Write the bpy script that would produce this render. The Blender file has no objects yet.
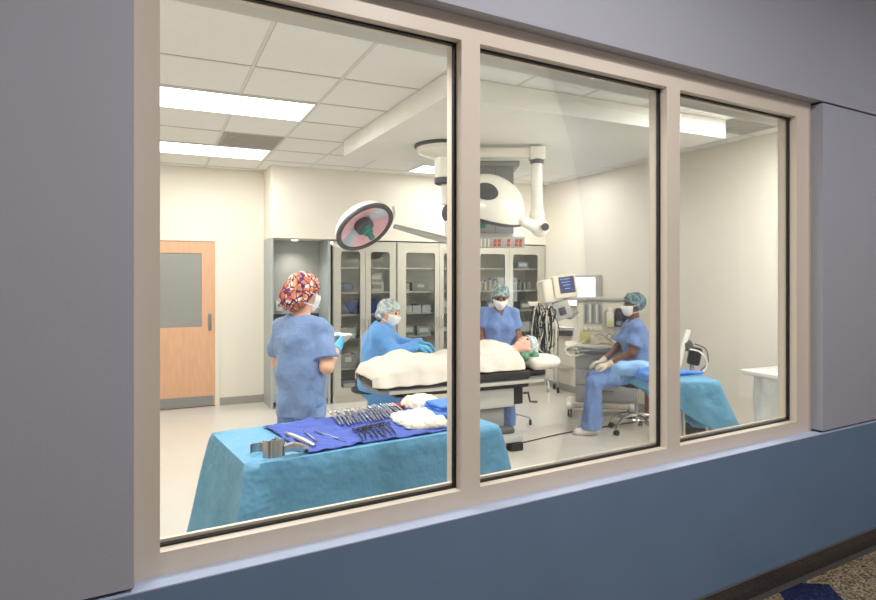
import bpy, bmesh, math, random
import numpy as np
from mathutils import Vector, Matrix, Euler
random.seed(7)
C = bpy.context.scene.collection
PI = math.pi
sc = bpy.context.scene
sc.view_settings.view_transform = 'Standard'
sc.view_settings.look = 'None'
sc.view_settings.gamma = 1
sc.view_settings.use_curve_mapping = False
sc.view_settings.exposure = 0.0
V = Vector

# ------------------------------------------------------------------ camera model
FOC, HOR, H = 615.0, 277.0, 1.67
YAW = math.radians(24.9)
F = V((math.sin(YAW), math.cos(YAW), 0)); R = V((math.cos(YAW), -math.sin(YAW), 0)); Z = V((0, 0, 1))
def wd(x, y, d): return V((0, 0, H)) + (F + R*((x-438)/FOC) + Z*((HOR-y)/FOC))*d
def onY(x, y, Y): return wd(x, y, Y/(F.y + R.y*(x-438)/FOC))
def onX(x, y, X): return wd(x, y, X/(F.x + R.x*(x-438)/FOC))
def onZ(x, y, z): return wd(x, y, (H-z)*FOC/(y-HOR))
def facing(a):   # rotation z for an object whose front (+y) should look a degrees from +Y towards +X
    return -math.radians(a)

# ------------------------------------------------------------------ materials
def lin(c):
    return tuple(((v/255)/12.92 if v/255 <= .04045 else ((v/255+.055)/1.055)**2.4) for v in c)
def mat(name, rgb, rough=.5, metal=0.0, bump=None, var=None, emit=None, sheen=0, coat=0, spec=.5, stretch=(1, 1, 1)):
    m = bpy.data.materials.new(name); m.use_nodes = True
    nt = m.node_tree; n = nt.nodes; l = nt.links; b = n['Principled BSDF']
    c = lin(rgb)
    b.inputs['Base Color'].default_value = (*c, 1)
    b.inputs['Roughness'].default_value = rough; b.inputs['Metallic'].default_value = metal
    b.inputs['Specular IOR Level'].default_value = spec
    b.inputs['Coat Weight'].default_value = coat
    b.inputs['Sheen Weight'].default_value = sheen
    tc = n.new('ShaderNodeTexCoord'); mp = n.new('ShaderNodeMapping'); l.new(tc.outputs['Object'], mp.inputs[0])
    mp.inputs['Scale'].default_value = stretch
    if var is None: var = (6, .04)
    nz = n.new('ShaderNodeTexNoise'); nz.inputs['Scale'].default_value = var[0]; nz.inputs['Detail'].default_value = 3
    l.new(mp.outputs[0], nz.inputs['Vector'])
    mx = n.new('ShaderNodeMix'); mx.data_type = 'RGBA'
    mx.inputs[6].default_value = (*[v*(1-var[1]*1.5) for v in c], 1); mx.inputs[7].default_value = (*[min(1, v*(1+var[1]*1.5)) for v in c], 1)
    if var[1] > .2:
        mr = n.new('ShaderNodeMapRange'); mr.inputs[1].default_value = .4; mr.inputs[2].default_value = .6; l.new(nz.outputs[0], mr.inputs[0]); l.new(mr.outputs[0], mx.inputs[0])
    else: l.new(nz.outputs[0], mx.inputs[0])
    l.new(mx.outputs[2], b.inputs['Base Color'])
    if bump:
        nb = n.new('ShaderNodeTexNoise'); nb.inputs['Scale'].default_value = bump[0]; nb.inputs['Detail'].default_value = 4
        l.new(mp.outputs[0], nb.inputs['Vector'])
        bp = n.new('ShaderNodeBump'); bp.inputs['Strength'].default_value = bump[1]; bp.inputs['Distance'].default_value = .09 if name == 'blue_drape' else .03 if bump[1] >= .4 else .01
        l.new(nb.outputs[0], bp.inputs['Height']); l.new(bp.outputs[0], b.inputs['Normal'])
    if emit:
        b.inputs['Emission Color'].default_value = (*lin(emit[0]), 1); b.inputs['Emission Strength'].default_value = emit[1]
    return m
def nodes_of(m): return m.node_tree.nodes, m.node_tree.links, m.node_tree.nodes['Principled BSDF']
def speckle(name, base, dark, light, scale, rough=.4):
    m = mat(name, base, rough); n, l, b = nodes_of(m)
    tc = n.new('ShaderNodeTexCoord'); v = n.new('ShaderNodeTexVoronoi'); v.inputs['Scale'].default_value = scale
    l.new(tc.outputs['Object'], v.inputs['Vector'])
    cr = n.new('ShaderNodeValToRGB'); e = cr.color_ramp.elements; cr.color_ramp.interpolation = 'CONSTANT'
    e[0].color = (*lin(dark), 1); e[1].position = .22; e[1].color = (*lin(base), 1)
    x = e.new(.75); x.color = (*lin(light), 1)
    sp = n.new('ShaderNodeSeparateColor'); l.new(v.outputs['Color'], sp.inputs[0]); l.new(sp.outputs[0], cr.inputs[0])
    l.new(cr.outputs[0], b.inputs['Base Color']); return m
def glassmat(name, tint=(1, 1, 1), refl=1.0, ior=1.45, rough=0.0):
    m = bpy.data.materials.new(name); m.use_nodes = True; nt = m.node_tree; n = nt.nodes; l = nt.links; n.clear()
    o = n.new('ShaderNodeOutputMaterial'); mx = n.new('ShaderNodeMixShader'); t = n.new('ShaderNodeBsdfTransparent'); g = n.new('ShaderNodeBsdfGlossy')
    t.inputs[0].default_value = (*tint, 1); g.inputs['Roughness'].default_value = rough
    fr = n.new('ShaderNodeFresnel'); fr.inputs[0].default_value = ior
    mu = n.new('ShaderNodeMath'); mu.operation = 'MULTIPLY'; mu.inputs[1].default_value = refl
    l.new(fr.outputs[0], mu.inputs[0]); l.new(mu.outputs[0], mx.inputs[0]); l.new(t.outputs[0], mx.inputs[1]); l.new(g.outputs[0], mx.inputs[2]); l.new(mx.outputs[0], o.inputs[0])
    return m
M = {}
M['corr_wall'] = mat('corridor_paint', (170, 171, 181), .6, bump=(120, .05), var=(2, .02))
M['corr_blue'] = mat('corridor_blue_paint', (106, 131, 160), .5, bump=(120, .05), var=(3, .05))
M['cap_trim'] = mat('pale_blue_cap', (186, 198, 222), .45)
M['groove'] = mat('dark_groove', (40, 38, 40), .8)
M['frame'] = mat('window_frame_paint', (222, 209, 192), .42, var=(3, .02))
M['gasket'] = mat('black_gasket', (14, 14, 15), .45)
M['wall'] = mat('room_cream_paint', (231, 225, 212), .65, bump=(100, .04), var=(1.5, .015))
M['ceil'] = mat('ceiling_tile', (224, 224, 222), .85, bump=(250, .12), var=(60, .05))
M['ceil_white'] = mat('soffit_paint', (222, 222, 216), .7)
M['gridbar'] = mat('ceiling_grid', (205, 203, 196), .5)
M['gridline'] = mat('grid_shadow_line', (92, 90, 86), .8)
M['vent'] = mat('vent_grey', (158, 156, 150), .7, bump=(200, .2))
M['floor'] = mat('room_vinyl', (216, 211, 202), .16, var=(1.5, .04), bump=(8, .03))
M['base'] = mat('grey_rubber_base', (158, 154, 146), .5)
M['cbase'] = speckle('corridor_base', (62, 54, 52), (30, 27, 28), (92, 82, 74), 260)
M['terr'] = speckle('terrazzo_beige', (140, 124, 96), (64, 54, 44), (182, 166, 134), 110, .3)
M['terrblue'] = speckle('terrazzo_navy', (26, 34, 72), (14, 18, 44), (52, 62, 104), 110, .3)
M['metalstrip'] = mat('metal_strip', (140, 136, 128), .35, .7)
M['steel'] = mat('brushed_steel', (198, 196, 186), .38, .55, bump=(40, .05), stretch=(1, 1, 12))
M['steel_in'] = mat('steel_inside', (240, 238, 230), .5, .0)
M['chrome'] = mat('chrome', (205, 205, 205), .12, 1)
M['tool'] = mat('instrument_steel', (176, 176, 178), .28, .95)
M['tooldark'] = mat('instrument_dark_steel', (70, 74, 84), .25, .9)
M['grey_panel'] = mat('grey_laminate', (170, 176, 176), .45)
M['counter'] = mat('dark_counter', (70, 76, 84), .35)
M['wood'] = mat('maple_door', (220, 172, 138), .45, var=(9, .09), stretch=(3, 3, .5))
M['doorglass'] = mat('door_frosted_panel', (150, 150, 146), .3)
M['kick'] = mat('kick_plate', (150, 152, 150), .35, .4)
M['white'] = mat('white_enamel', (236, 233, 222), .25, coat=.3)
M['offwhite'] = mat('machine_offwhite', (226, 220, 202), .35)
M['lgrey'] = mat('light_grey_plastic', (176, 176, 172), .45)
M['mgrey'] = mat('mid_grey_metal', (140, 141, 140), .45, .2)
M['dgrey'] = mat('dark_grey_rubber', (78, 78, 80), .5)
M['black'] = mat('black_rubber', (24, 24, 27), .45)
M['pad'] = mat('black_pad', (34, 32, 33), .38, bump=(30, .1))
M['scrub'] = mat('scrub_cotton', (122, 147, 190), .8, bump=(9, .8), var=(5, .06), sheen=.2)
M['scrub3'] = mat('scrub_cotton_bright', (114, 144, 198), .8, bump=(9, .8), var=(5, .06), sheen=.2)
M['gown'] = mat('gown_nonwoven', (98, 158, 222), .75, bump=(8, .8), var=(5, .05), sheen=.2)
M['palewrap'] = mat('pale_blue_wrap', (142, 186, 232), .7, bump=(14, .7))
M['sheet'] = mat('white_cotton_sheet', (224, 217, 206), .8, bump=(7, .5), var=(4, .03))
M['gauze'] = mat('cream_gauze', (240, 234, 214), .9, bump=(40, .6), var=(6, .04))
M['drape'] = mat('blue_drape', (98, 158, 194), .6, bump=(3.2, .9), var=(4, .05))
M['towel'] = mat('royal_blue_towel', (78, 98, 182), .85, bump=(30, .5), var=(6, .08))
M['towel2'] = mat('mid_blue_towel', (90, 140, 218), .8, bump=(30, .5), var=(6, .06))
M['wrap'] = mat('blue_wrap', (60, 84, 170), .75, bump=(20, .4))
M['wrap2'] = mat('grey_blue_wrap', (128, 142, 176), .75, bump=(20, .4))
M['glove'] = mat('blue_glove', (84, 172, 214), .4)
M['glovecream'] = mat('cream_glove', (226, 212, 186), .45)
M['skin_l'] = mat('fair_skin', (232, 180, 152), .5)
M['skin_p'] = mat('pink_skin', (240, 186, 166), .45)
M['skin_d'] = mat('dark_brown_skin', (118, 76, 56), .45)
M['skin_m'] = mat('brown_skin', (142, 98, 76), .45)
M['eye'] = mat('eye_dark', (40, 30, 28), .2)
M['hair'] = mat('dark_hair', (58, 44, 38), .6)
M['mask'] = mat('white_mask', (240, 242, 244), .7, bump=(60, .3))
M['capnet'] = mat('pale_hair_net', (196, 208, 208), .7, bump=(45, .9), var=(30, .21))
M['capnet2'] = mat('grey_green_net', (150, 168, 166), .7, bump=(45, .9), var=(30, .26))
M['capteal'] = mat('teal_mottled_net', (104, 130, 136), .7, bump=(45, 1), var=(34, .45))
M['shoe'] = mat('white_shoe', (236, 234, 228), .5)
M['green'] = mat('green_gel', (92, 150, 122), .5)
M['red'] = mat('red_plastic', (196, 54, 60), .4)
M['redout'] = mat('red_outlet', (204, 96, 76), .5)
M['brown'] = mat('red_brown', (122, 52, 44), .5)
M['lens'] = mat('lamp_lens_pink', (226, 176, 184), .4, .0, var=(8, .2), coat=.5)
M['lensclear'] = mat('lamp_lens_clear', (196, 210, 222), .25, .3, coat=.5)
M['teal'] = mat('teal_glass', (56, 128, 118), .2)
M['yellow'] = mat('yellow_tag', (204, 200, 128), .5)
M['bluebox'] = mat('blue_box', (70, 120, 190), .5)
M['paper'] = mat('white_paper', (236, 236, 232), .7)
M['screen'] = mat('monitor_screen', (18, 28, 80), .2, emit=((30, 55, 150), .18))
M['trace'] = mat('monitor_trace', (120, 180, 250), .4, emit=((120, 190, 255), 1.5))
M['lightbox'] = mat('film_viewer_lit', (255, 255, 255), .5, emit=((232, 244, 255), 3.2))
M['diff'] = mat('troffer_lit', (255, 255, 255), .5, emit=((255, 252, 246), 4))
M['diffc'] = mat('corridor_lamp_lit', (255, 255, 255), .5, emit=((255, 246, 232), 3))
M['glass'] = glassmat('clear_glass', (.96, .97, .965), .45)
M['cglass'] = glassmat('cabinet_glass', (.97, .98, .97), 1.1)
M['bag'] = None
def bagmat():
    m = bpy.data.materials.new('clear_bag'); m.use_nodes = True; nt = m.node_tree; n = nt.nodes; l = nt.links; n.clear()
    o = n.new('ShaderNodeOutputMaterial'); mx = n.new('ShaderNodeMixShader'); t = n.new('ShaderNodeBsdfTransparent')
    p = n.new('ShaderNodeBsdfPrincipled'); p.inputs['Base Color'].default_value = (.9, .91, .9, 1); p.inputs['Roughness'].default_value = .2
    nb = n.new('ShaderNodeTexNoise'); nb.inputs['Scale'].default_value = 9; nb.inputs['Distortion'].default_value = 1.5; tc = n.new('ShaderNodeTexCoord'); l.new(tc.outputs['Object'], nb.inputs['Vector'])
    bp = n.new('ShaderNodeBump'); bp.inputs['Strength'].default_value = 1; bp.inputs['Distance'].default_value = .03
    l.new(nb.outputs[0], bp.inputs['Height']); l.new(bp.outputs[0], p.inputs['Normal'])
    mx.inputs[0].default_value = .62; l.new(t.outputs[0], mx.inputs[1]); l.new(p.outputs[0], mx.inputs[2]); l.new(mx.outputs[0], o.inputs[0]); return m
M['bag'] = bagmat()
def capmat():
    m = mat('patterned_cap_cotton', (235, 110, 60), .8, bump=(20, .6)); n, l, b = nodes_of(m)
    tc = n.new('ShaderNodeTexCoord'); v = n.new('ShaderNodeTexVoronoi'); v.inputs['Scale'].default_value = 46
    l.new(tc.outputs['Object'], v.inputs['Vector']); sp = n.new('ShaderNodeSeparateColor'); l.new(v.outputs['Color'], sp.inputs[0])
    cr = n.new('ShaderNodeValToRGB'); cr.color_ramp.interpolation = 'CONSTANT'; e = cr.color_ramp.elements
    e[0].color = (*lin((218, 116, 76)), 1); e[1].position = .35; e[1].color = (*lin((246, 178, 128)), 1)
    for p_, c_ in ((.55, (244, 226, 214)), (.68, (214, 132, 96)), (.84, (104, 52, 112))):
        x = e.new(p_); x.color = (*lin(c_), 1)
    l.new(sp.outputs[0], cr.inputs[0])
    w = n.new('ShaderNodeTexVoronoi'); w.feature = 'DISTANCE_TO_EDGE'; w.inputs['Scale'].default_value = 22; l.new(tc.outputs['Object'], w.inputs['Vector'])
    lt = n.new('ShaderNodeMath'); lt.operation = 'LESS_THAN'; lt.inputs[1].default_value = .055; l.new(w.outputs['Distance'], lt.inputs[0])
    mx = n.new('ShaderNodeMix'); mx.data_type = 'RGBA'; mx.inputs[7].default_value = (*lin((66, 34, 88)), 1)
    l.new(lt.outputs[0], mx.inputs[0]); l.new(cr.outputs[0], mx.inputs[6]); l.new(mx.outputs[2], b.inputs['Base Color']); return m
M['cap_pat'] = capmat()

# ------------------------------------------------------------------ mesh helpers
def rotm(rot):
    if rot is None: return Matrix.Identity(3)
    if isinstance(rot, Matrix): return rot
    return Euler(rot).to_matrix()
class MB:
    def __init__(s): s.bm = bmesh.new(); s.mats = []; s.mi = 0
    def use(s, m):
        if m not in s.mats: s.mats.append(m)
        s.mi = s.mats.index(m); return s
    def _fin(s, faces):
        for f in faces: f.material_index = s.mi
    def box(s, c, size, rot=None, bev=0.0, seg=2):
        Rm = rotm(rot); c = V(c); n0 = set(s.bm.faces)
        vs = []
        for dx in (-.5, .5):
            for dy in (-.5, .5):
                for dz in (-.5, .5):
                    vs.append(s.bm.verts.new(c + Rm @ V((dx*size[0], dy*size[1], dz*size[2]))))
        fs = [s.bm.faces.new([vs[i] for i in q]) for q in ((0, 1, 3, 2), (4, 6, 7, 5), (0, 4, 5, 1), (2, 3, 7, 6), (0, 2, 6, 4), (1, 5, 7, 3))]
        if bev > 0:
            es = list({e for f in fs for e in f.edges})
            bmesh.ops.bevel(s.bm, geom=es, offset=min(bev, min(size)*.49), segments=seg, affect='EDGES', profile=.5)
        s._fin([f for f in s.bm.faces if f not in n0]); return s
    def bx(s, a, b, bev=0.0):
        a = V(a); b = V(b); return s.box((a+b)/2, (abs(b.x-a.x), abs(b.y-a.y), abs(b.z-a.z)), None, bev)
    def ring(s, c, ax, bx_, r, seg, ell=(1, 1)):
        return [s.bm.verts.new(c + ax*math.cos(2*PI*i/seg)*r*ell[0] + bx_*math.sin(2*PI*i/seg)*r*ell[1]) for i in range(seg)]
    def skin(s, rings, cap=True, closed=False):
        fs = []
        n = len(rings[0]); prs = list(zip(rings[:-1], rings[1:]))
        if closed: prs.append((rings[-1], rings[0]))
        for a, b in prs:
            for i in range(n):
                fs.append(s.bm.faces.new((a[i], a[(i+1) % n], b[(i+1) % n], b[i])))
        if cap and not closed:
            fs.append(s.bm.faces.new(rings[0][::-1])); fs.append(s.bm.faces.new(rings[-1]))
        s._fin(fs); return s
    def cyl(s, p0, p1, r0, r1=None, seg=16, ell=(1, 1)):
        p0 = V(p0); p1 = V(p1); r1 = r0 if r1 is None else r1
        d = (p1-p0).normalized(); a = d.orthogonal().normalized() if abs(d.z) < .99 else V((1, 0, 0)); b = d.cross(a)
        return s.skin([s.ring(p0, a, b, r0, seg, ell), s.ring(p1, a, b, r1, seg, ell)])
    def tube(s, pts, r, seg=8, smooth=0, closed=False):
        pts = [V(p) for p in pts]
        if smooth: pts = spline(pts, smooth)
        rs = r if isinstance(r, (list, tuple)) else [r]*len(pts)
        rings = []; a = None
        for i, p in enumerate(pts):
            if closed: t = (pts[(i+1) % len(pts)]-pts[i-1]).normalized()
            else: t = (pts[min(i+1, len(pts)-1)]-pts[max(i-1, 0)]).normalized()
            if a is None: a = t.orthogonal().normalized()
            a = (a - t*a.dot(t)).normalized(); b = t.cross(a)
            rings.append(s.ring(p, a, b, rs[i] if i < len(rs) else rs[-1], seg))
        return s.skin(rings, True, closed)
    def lathe(s, prof, c=(0, 0, 0), rot=None, seg=32, cap=True):   # prof list of (r, z)
        Rm = rotm(rot); c = V(c); rings = []
        for r, z in prof:
            r = max(r, .0005)
            rings.append([s.bm.verts.new(c + Rm @ V((r*math.cos(2*PI*i/seg), r*math.sin(2*PI*i/seg), z))) for i in range(seg)])
        return s.skin(rings, cap)
    def ball(s, c, r, rot=None, u=16, v=10):
        rr = r if isinstance(r, (tuple, list)) else (r, r, r); Rm = rotm(rot); c = V(c); rings = []
        for j in range(1, v):
            ph = PI*j/v
            rings.append([s.bm.verts.new(c + Rm @ V((rr[0]*math.sin(ph)*math.cos(2*PI*i/u), rr[1]*math.sin(ph)*math.sin(2*PI*i/u), -rr[2]*math.cos(ph)))) for i in range(u)])
        s.skin(rings, False)
        t = s.bm.verts.new(c + Rm @ V((0, 0, rr[2]))); b = s.bm.verts.new(c - Rm @ V((0, 0, rr[2])))
        fs = []
        for i in range(u):
            fs.append(s.bm.faces.new((rings[-1][i], rings[-1][(i+1) % u], t))); fs.append(s.bm.faces.new((rings[0][(i+1) % u], rings[0][i], b)))
        s._fin(fs); return s
    def torus(s, c, R0, r, rot=None, seg=24, sub=8, ell=(1, 1)):
        Rm = rotm(rot); c = V(c); rings = []
        for i in range(seg):
            a = 2*PI*i/seg; o = V((math.cos(a)*R0*ell[0], math.sin(a)*R0*ell[1], 0)); e = V((math.cos(a), math.sin(a), 0))
            rings.append([s.bm.verts.new(c + Rm @ (o + e*math.cos(2*PI*j/sub)*r + V((0, 0, 1))*math.sin(2*PI*j/sub)*r)) for j in range(sub)])
        return s.skin(rings, False, True)
    def prism(s, pts, a, b):     # pts list of 3D points for one face, extruded from offset a to b (vectors)
        a = V(a); b = V(b); r0 = [s.bm.verts.new(V(p)+a) for p in pts]; r1 = [s.bm.verts.new(V(p)+b) for p in pts]
        return s.skin([r0, r1])
    def grid(s, fn, nu, nv, thick=0.0):
        g = [[s.bm.verts.new(fn(i/nu, j/nv)) for j in range(nv+1)] for i in range(nu+1)]
        fs = [s.bm.faces.new((g[i][j], g[i+1][j], g[i+1][j+1], g[i][j+1])) for i in range(nu) for j in range(nv)]
        s._fin(fs); return s
    def build(s, name, m=None, parent=None, smooth=True, loc=None, rot=None, angle=35):
        bmesh.ops.recalc_face_normals(s.bm, faces=s.bm.faces)
        me = bpy.data.meshes.new(name); s.bm.to_mesh(me); s.bm.free()
        if m is not None: me.materials.append(M[m] if isinstance(m, str) else m)
        else:
            for k in s.mats: me.materials.append(M[k])
        o = bpy.data.objects.new(name, me); C.objects.link(o)
        if parent: o.parent = parent
        if loc is not None: o.location = loc
        if rot is not None: o.rotation_euler = rot
        if smooth:
            me.shade_smooth()
            try: me.set_sharp_from_angle(angle=math.radians(angle))
            except Exception: pass
        return o
def spline(pts, k):
    out = []; n = len(pts)
    for i in range(n-1):
        p0 = pts[max(i-1, 0)]; p1 = pts[i]; p2 = pts[i+1]; p3 = pts[min(i+2, n-1)]
        for j in range(k):
            t = j/k
            out.append(.5*((2*p1) + (p2-p0)*t + (2*p0-5*p1+4*p2-p3)*t*t + (3*p1-p0-3*p2+p3)*t**3))
    out.append(pts[-1]); return out
def tag(o, label, cat, group=None, kind=None):
    if label: o['label'] = label
    if cat: o['category'] = cat
    if group: o['group'] = group
    if kind: o['kind'] = kind
    return o
def struct(o): o['kind'] = 'structure'; return o
def thing(name, label, cat, loc=(0, 0, 0), rz=0.0, group=None):
    o = bpy.data.objects.new(name, None); C.objects.link(o); o.location = loc; o.rotation_euler = (0, 0, rz); o.empty_display_size = .1
    return tag(o, label, cat, group)
def dup(o, loc=None, rz=None, label=None, parent=None):
    c = o.copy(); C.objects.link(c)
    if parent is not None: c.parent = parent
    if loc is not None: c.location = loc
    if rz is not None: c.rotation_euler = (c.rotation_euler[0], c.rotation_euler[1], rz)
    if label: c['label'] = label
    for ch in list(o.children): dup(ch, parent=c)
    return c
def rnd(a, b): return random.uniform(a, b)

# ------------------------------------------------------------------ signed-distance bodies
def prim_bounds(p):
    if p[0] in ('c', 'cc'):
        a = np.minimum(p[1], p[2]) - max(p[3], p[4]); b = np.maximum(p[1], p[2]) + max(p[3], p[4])
    else:
        r = max(p[2]); a = np.array(p[1]) - r; b = np.array(p[1]) + r
    return a, b
def prim_eval(p, X, Y, Zg):
    if p[0] in ('c', 'cc'):
        a = np.array(p[1], float); b = np.array(p[2], float); ba = b-a; L = (ba**2).sum() + 1e-12
        px, py, pz = X-a[0], Y-a[1], Zg-a[2]
        t = (px*ba[0]+py*ba[1]+pz*ba[2])/L; h = np.clip(t, 0, 1)
        d = np.sqrt((px-ba[0]*h)**2+(py-ba[1]*h)**2+(pz-ba[2]*h)**2) - (p[3]+(p[4]-p[3])*h)
        if p[0] == 'cc': d = np.maximum(d, (t-1)*math.sqrt(L))
        return d
    c, r, A = p[1], p[2], p[3]     # ellipsoid: A has rows = axes
    px, py, pz = X-c[0], Y-c[1], Zg-c[2]
    q = [A[i][0]*px+A[i][1]*py+A[i][2]*pz for i in range(3)]
    k0 = np.sqrt(sum((q[i]/r[i])**2 for i in range(3))); k1 = np.sqrt(sum((q[i]/r[i]**2)**2 for i in range(3))) + 1e-9
    return k0*(k0-1)/k1
def sdf_mesh(prims, res=.008, k=.025, cuts=(), fold=None, subs=(), subk=.01):
    lo = np.min([prim_bounds(p)[0] for p in prims], 0) - .03; hi = np.max([prim_bounds(p)[1] for p in prims], 0) + .03
    ax = [np.arange(lo[i], hi[i]+res, res) for i in range(3)]
    D = np.full([len(a) for a in ax], 1.0)
    mg = max(k, .02)+2*res
    def sub(p):
        a, b = prim_bounds(p); sl = []
        for i in range(3):
            i0 = max(0, int((a[i]-mg-lo[i])/res)); i1 = min(len(ax[i]), int((b[i]+mg-lo[i])/res)+2); sl.append(slice(i0, max(i1, i0+1)))
        g = np.meshgrid(ax[0][sl[0]], ax[1][sl[1]], ax[2][sl[2]], indexing='ij', sparse=True)
        return tuple(sl), prim_eval(p, *g)
    for p in prims:
        sl, d = sub(p); kk = k if len(p) < 6 or p[0] == 'e' else p[5]
        if p[0] == 'e' and len(p) > 4: kk = p[4]
        o = D[sl]; h = np.maximum(kk-np.abs(o-d), 0)/kk; D[sl] = np.minimum(o, d)-h*h*kk*.25
    g = np.meshgrid(*ax, indexing='ij', sparse=True)
    if fold is not None: D = D + fold(*g)
    for p in subs:
        sl, d = sub(p); o = D[sl]; d = -d; h = np.maximum(subk-np.abs(o-d), 0)/subk; D[sl] = np.maximum(o, d)+h*h*subk*.25
    for c in cuts: D = np.maximum(D, c(*g))
    return nets(D, lo, res)
def nets(D, lo, h):
    s = D < 0
    cnt = np.zeros([n-1 for n in D.shape], np.int8)
    for i in (0, 1):
        for j in (0, 1):
            for k in (0, 1): cnt += s[i:s.shape[0]-1+i, j:s.shape[1]-1+j, k:s.shape[2]-1+k]
    act = (cnt > 0) & (cnt < 8); idx = np.full(act.shape, -1); cells = np.argwhere(act); idx[act] = np.arange(len(cells))
    acc = np.zeros((len(cells), 3)); n = np.zeros(len(cells)); co = [(i, j, k) for i in (0, 1) for j in (0, 1) for k in (0, 1)]
    val = {c: D[cells[:, 0]+c[0], cells[:, 1]+c[1], cells[:, 2]+c[2]] for c in co}
    for a in co:
        for d in range(3):
            if a[d] == 0:
                b = list(a); b[d] = 1; b = tuple(b); va, vb = val[a], val[b]; m = (va < 0) != (vb < 0)
                t = np.where(m, va/np.where(m, va-vb, 1), 0); p = np.array(a, float)[None]+(np.array(b)-np.array(a))[None]*t[:, None]
                acc += p*m[:, None]; n += m
    verts = lo+h*(cells+acc/np.maximum(n, 1)[:, None]); faces = []
    for d in range(3):
        e, f = [(1, 2), (2, 0), (0, 1)][d]
        sl0 = [slice(None)]*3; sl1 = [slice(None)]*3; sl0[d] = slice(0, -1); sl1[d] = slice(1, None)
        ch = s[tuple(sl0)] != s[tuple(sl1)]; q = np.argwhere(ch)
        ok = (q[:, e] > 0) & (q[:, f] > 0) & (q[:, e] < D.shape[e]-1) & (q[:, f] < D.shape[f]-1); q = q[ok]
        def at(de, df):
            c = q.copy(); c[:, e] += de; c[:, f] += df; return idx[c[:, 0], c[:, 1], c[:, 2]]
        quad = np.stack([at(-1, -1), at(0, -1), at(0, 0), at(-1, 0)], 1)
        ins = s[q[:, 0], q[:, 1], q[:, 2]]; quad[~ins] = quad[~ins][:, ::-1]; faces.append(quad)
    return verts, np.concatenate(faces)
def mesh_obj(name, vf, m, parent=None):
    me = bpy.data.meshes.new(name); me.from_pydata(vf[0].tolist(), [], vf[1].tolist()); me.materials.append(M[m]); me.shade_smooth()
    o = bpy.data.objects.new(name, me); C.objects.link(o)
    if parent: o.parent = parent
    return o
def ridge(seed, amp, f, n=5, tilt=.35):
    r = random.Random(seed); T = []
    for k in range(n):
        a = r.uniform(0, 2*PI); q = f*r.uniform(.5, 1.3); T.append((q*math.cos(a), q*math.sin(a), q*r.uniform(-tilt, tilt)*1.6, r.uniform(0, 6.3), r.uniform(.5, 2.0), r.uniform(3, 9)))
    def g(X, Y, Zg):
        o = 0
        for a, b, c, p, w, h in T: o = o + (np.abs(np.sin(a*X+b*Y+c*Zg+p+w*np.sin(h*Zg+p*2))))
        return amp*(o/n*2-1)
    return g
def wav(seed, amp, fx, fy, fz, n=5):
    r = random.Random(seed); T = [(r.uniform(-1, 1)*fx, r.uniform(-1, 1)*fy, r.uniform(-1, 1)*fz, r.uniform(0, 6.3)) for _ in range(n)]
    def f(X, Y, Zg):
        o = 0
        for a, b, c, p in T: o = o+np.sin(a*X+b*Y+c*Zg+p)
        return amp*o/n*1.6
    return f
def nrm(v): v = np.array(v, float); return v/np.linalg.norm(v)
def A3(*v): return np.array(v, float)
def lerp(a, b, t): return np.array(a)*(1-t)+np.array(b)*t

def pose(sit=False):
    if not sit:
        J = dict(pel=A3(0, 0, .92), che=A3(0, .0, 1.22), nek=A3(0, -.01, 1.41), hd=A3(0, .02, 1.56),
                 sR=A3(.165, 0, 1.355), sL=A3(-.165, 0, 1.355), eR=A3(.22, -.02, 1.09), eL=A3(-.22, -.02, 1.09), wR=A3(.24, .06, .86), wL=A3(-.24, .06, .86),
                 hR=A3(.085, 0, .88), hL=A3(-.085, 0, .88), kR=A3(.095, .02, .48), kL=A3(-.095, .02, .48), aR=A3(.1, -.01, .09), aL=A3(-.1, -.01, .09))
    J['hf'] = A3(0, 1, 0); J['hu'] = A3(0, 0, 1); J['tR'] = A3(0, 1, 0); J['tL'] = A3(0, 1, 0)
    J['dR'] = A3(0, .5, -.8); J['dL'] = A3(0, .5, -.8); J['nR'] = A3(-1, 0, 0); J['nL'] = A3(1, 0, 0); J['curl'] = 25
    return J
def head_frame(J):
    u = nrm(J['hu']); f = nrm(J['hf']-u*np.dot(u, J['hf'])); r = np.cross(f, u); return r, f, u
def spine_frame(J):
    z = nrm(J['nek']-J['pel']); x = nrm(J['sR']-J['sL']); x = nrm(x-z*np.dot(x, z)); y = np.cross(z, x); return [x, y, z]
def torso(J, i, s=1):
    S = spine_frame(J); P = []
    P.append(('c', J['hL'], J['hR'], .09*s+i, .09*s+i))
    P.append(('e', lerp(J['pel'], J['che'], .45), (.125*s+i, .098*s+i, .2*s+i), S))
    P.append(('e', J['che'], (.155*s+i, .11*s+i, .17*s+i), S))
    for q in ('sR', 'sL'):
        P.append(('c', lerp(J['nek'], J['che'], .25), J[q], .062*s+i*.8, .05*s+i*.8))
        P.append(('e', J['che']+S[1]*.075*s+S[0]*(.065 if q == 'sR' else -.065)*s - S[2]*.0, (.06*s+i*.7, .055*s+i*.7, .06*s+i*.7), S))
    return P
def head_prims(J, i=0):
    r, f, u = head_frame(J); c = J['hd']; B = [r, f, u]
    P = [('e', c+u*.025-f*.012, (.077+i, .097+i, .092+i), B), ('e', c-u*.03+f*.022, (.06+i, .07+i, .083+i), B, .03),
         ('c', c-u*.095+f*.06, c-u*.09+f*.052, .02+i, .022+i, .03), ('c', c+f*.092+u*.012, c+f*.108-u*.026, .007+i, .012+i, .012),
         ('e', c+f*.088-u*.06, (.022+i, .01+i, .008+i), B, .008)]
    for q in (-1, 1): P.append(('e', c+r*q*.076-u*.005-f*.005, (.01+i, .018+i, .03+i), B, .008)); P.append(('e', c+r*q*.04+f*.07-u*.025, (.02+i, .015+i, .018+i), B, .02))
    return P
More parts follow.
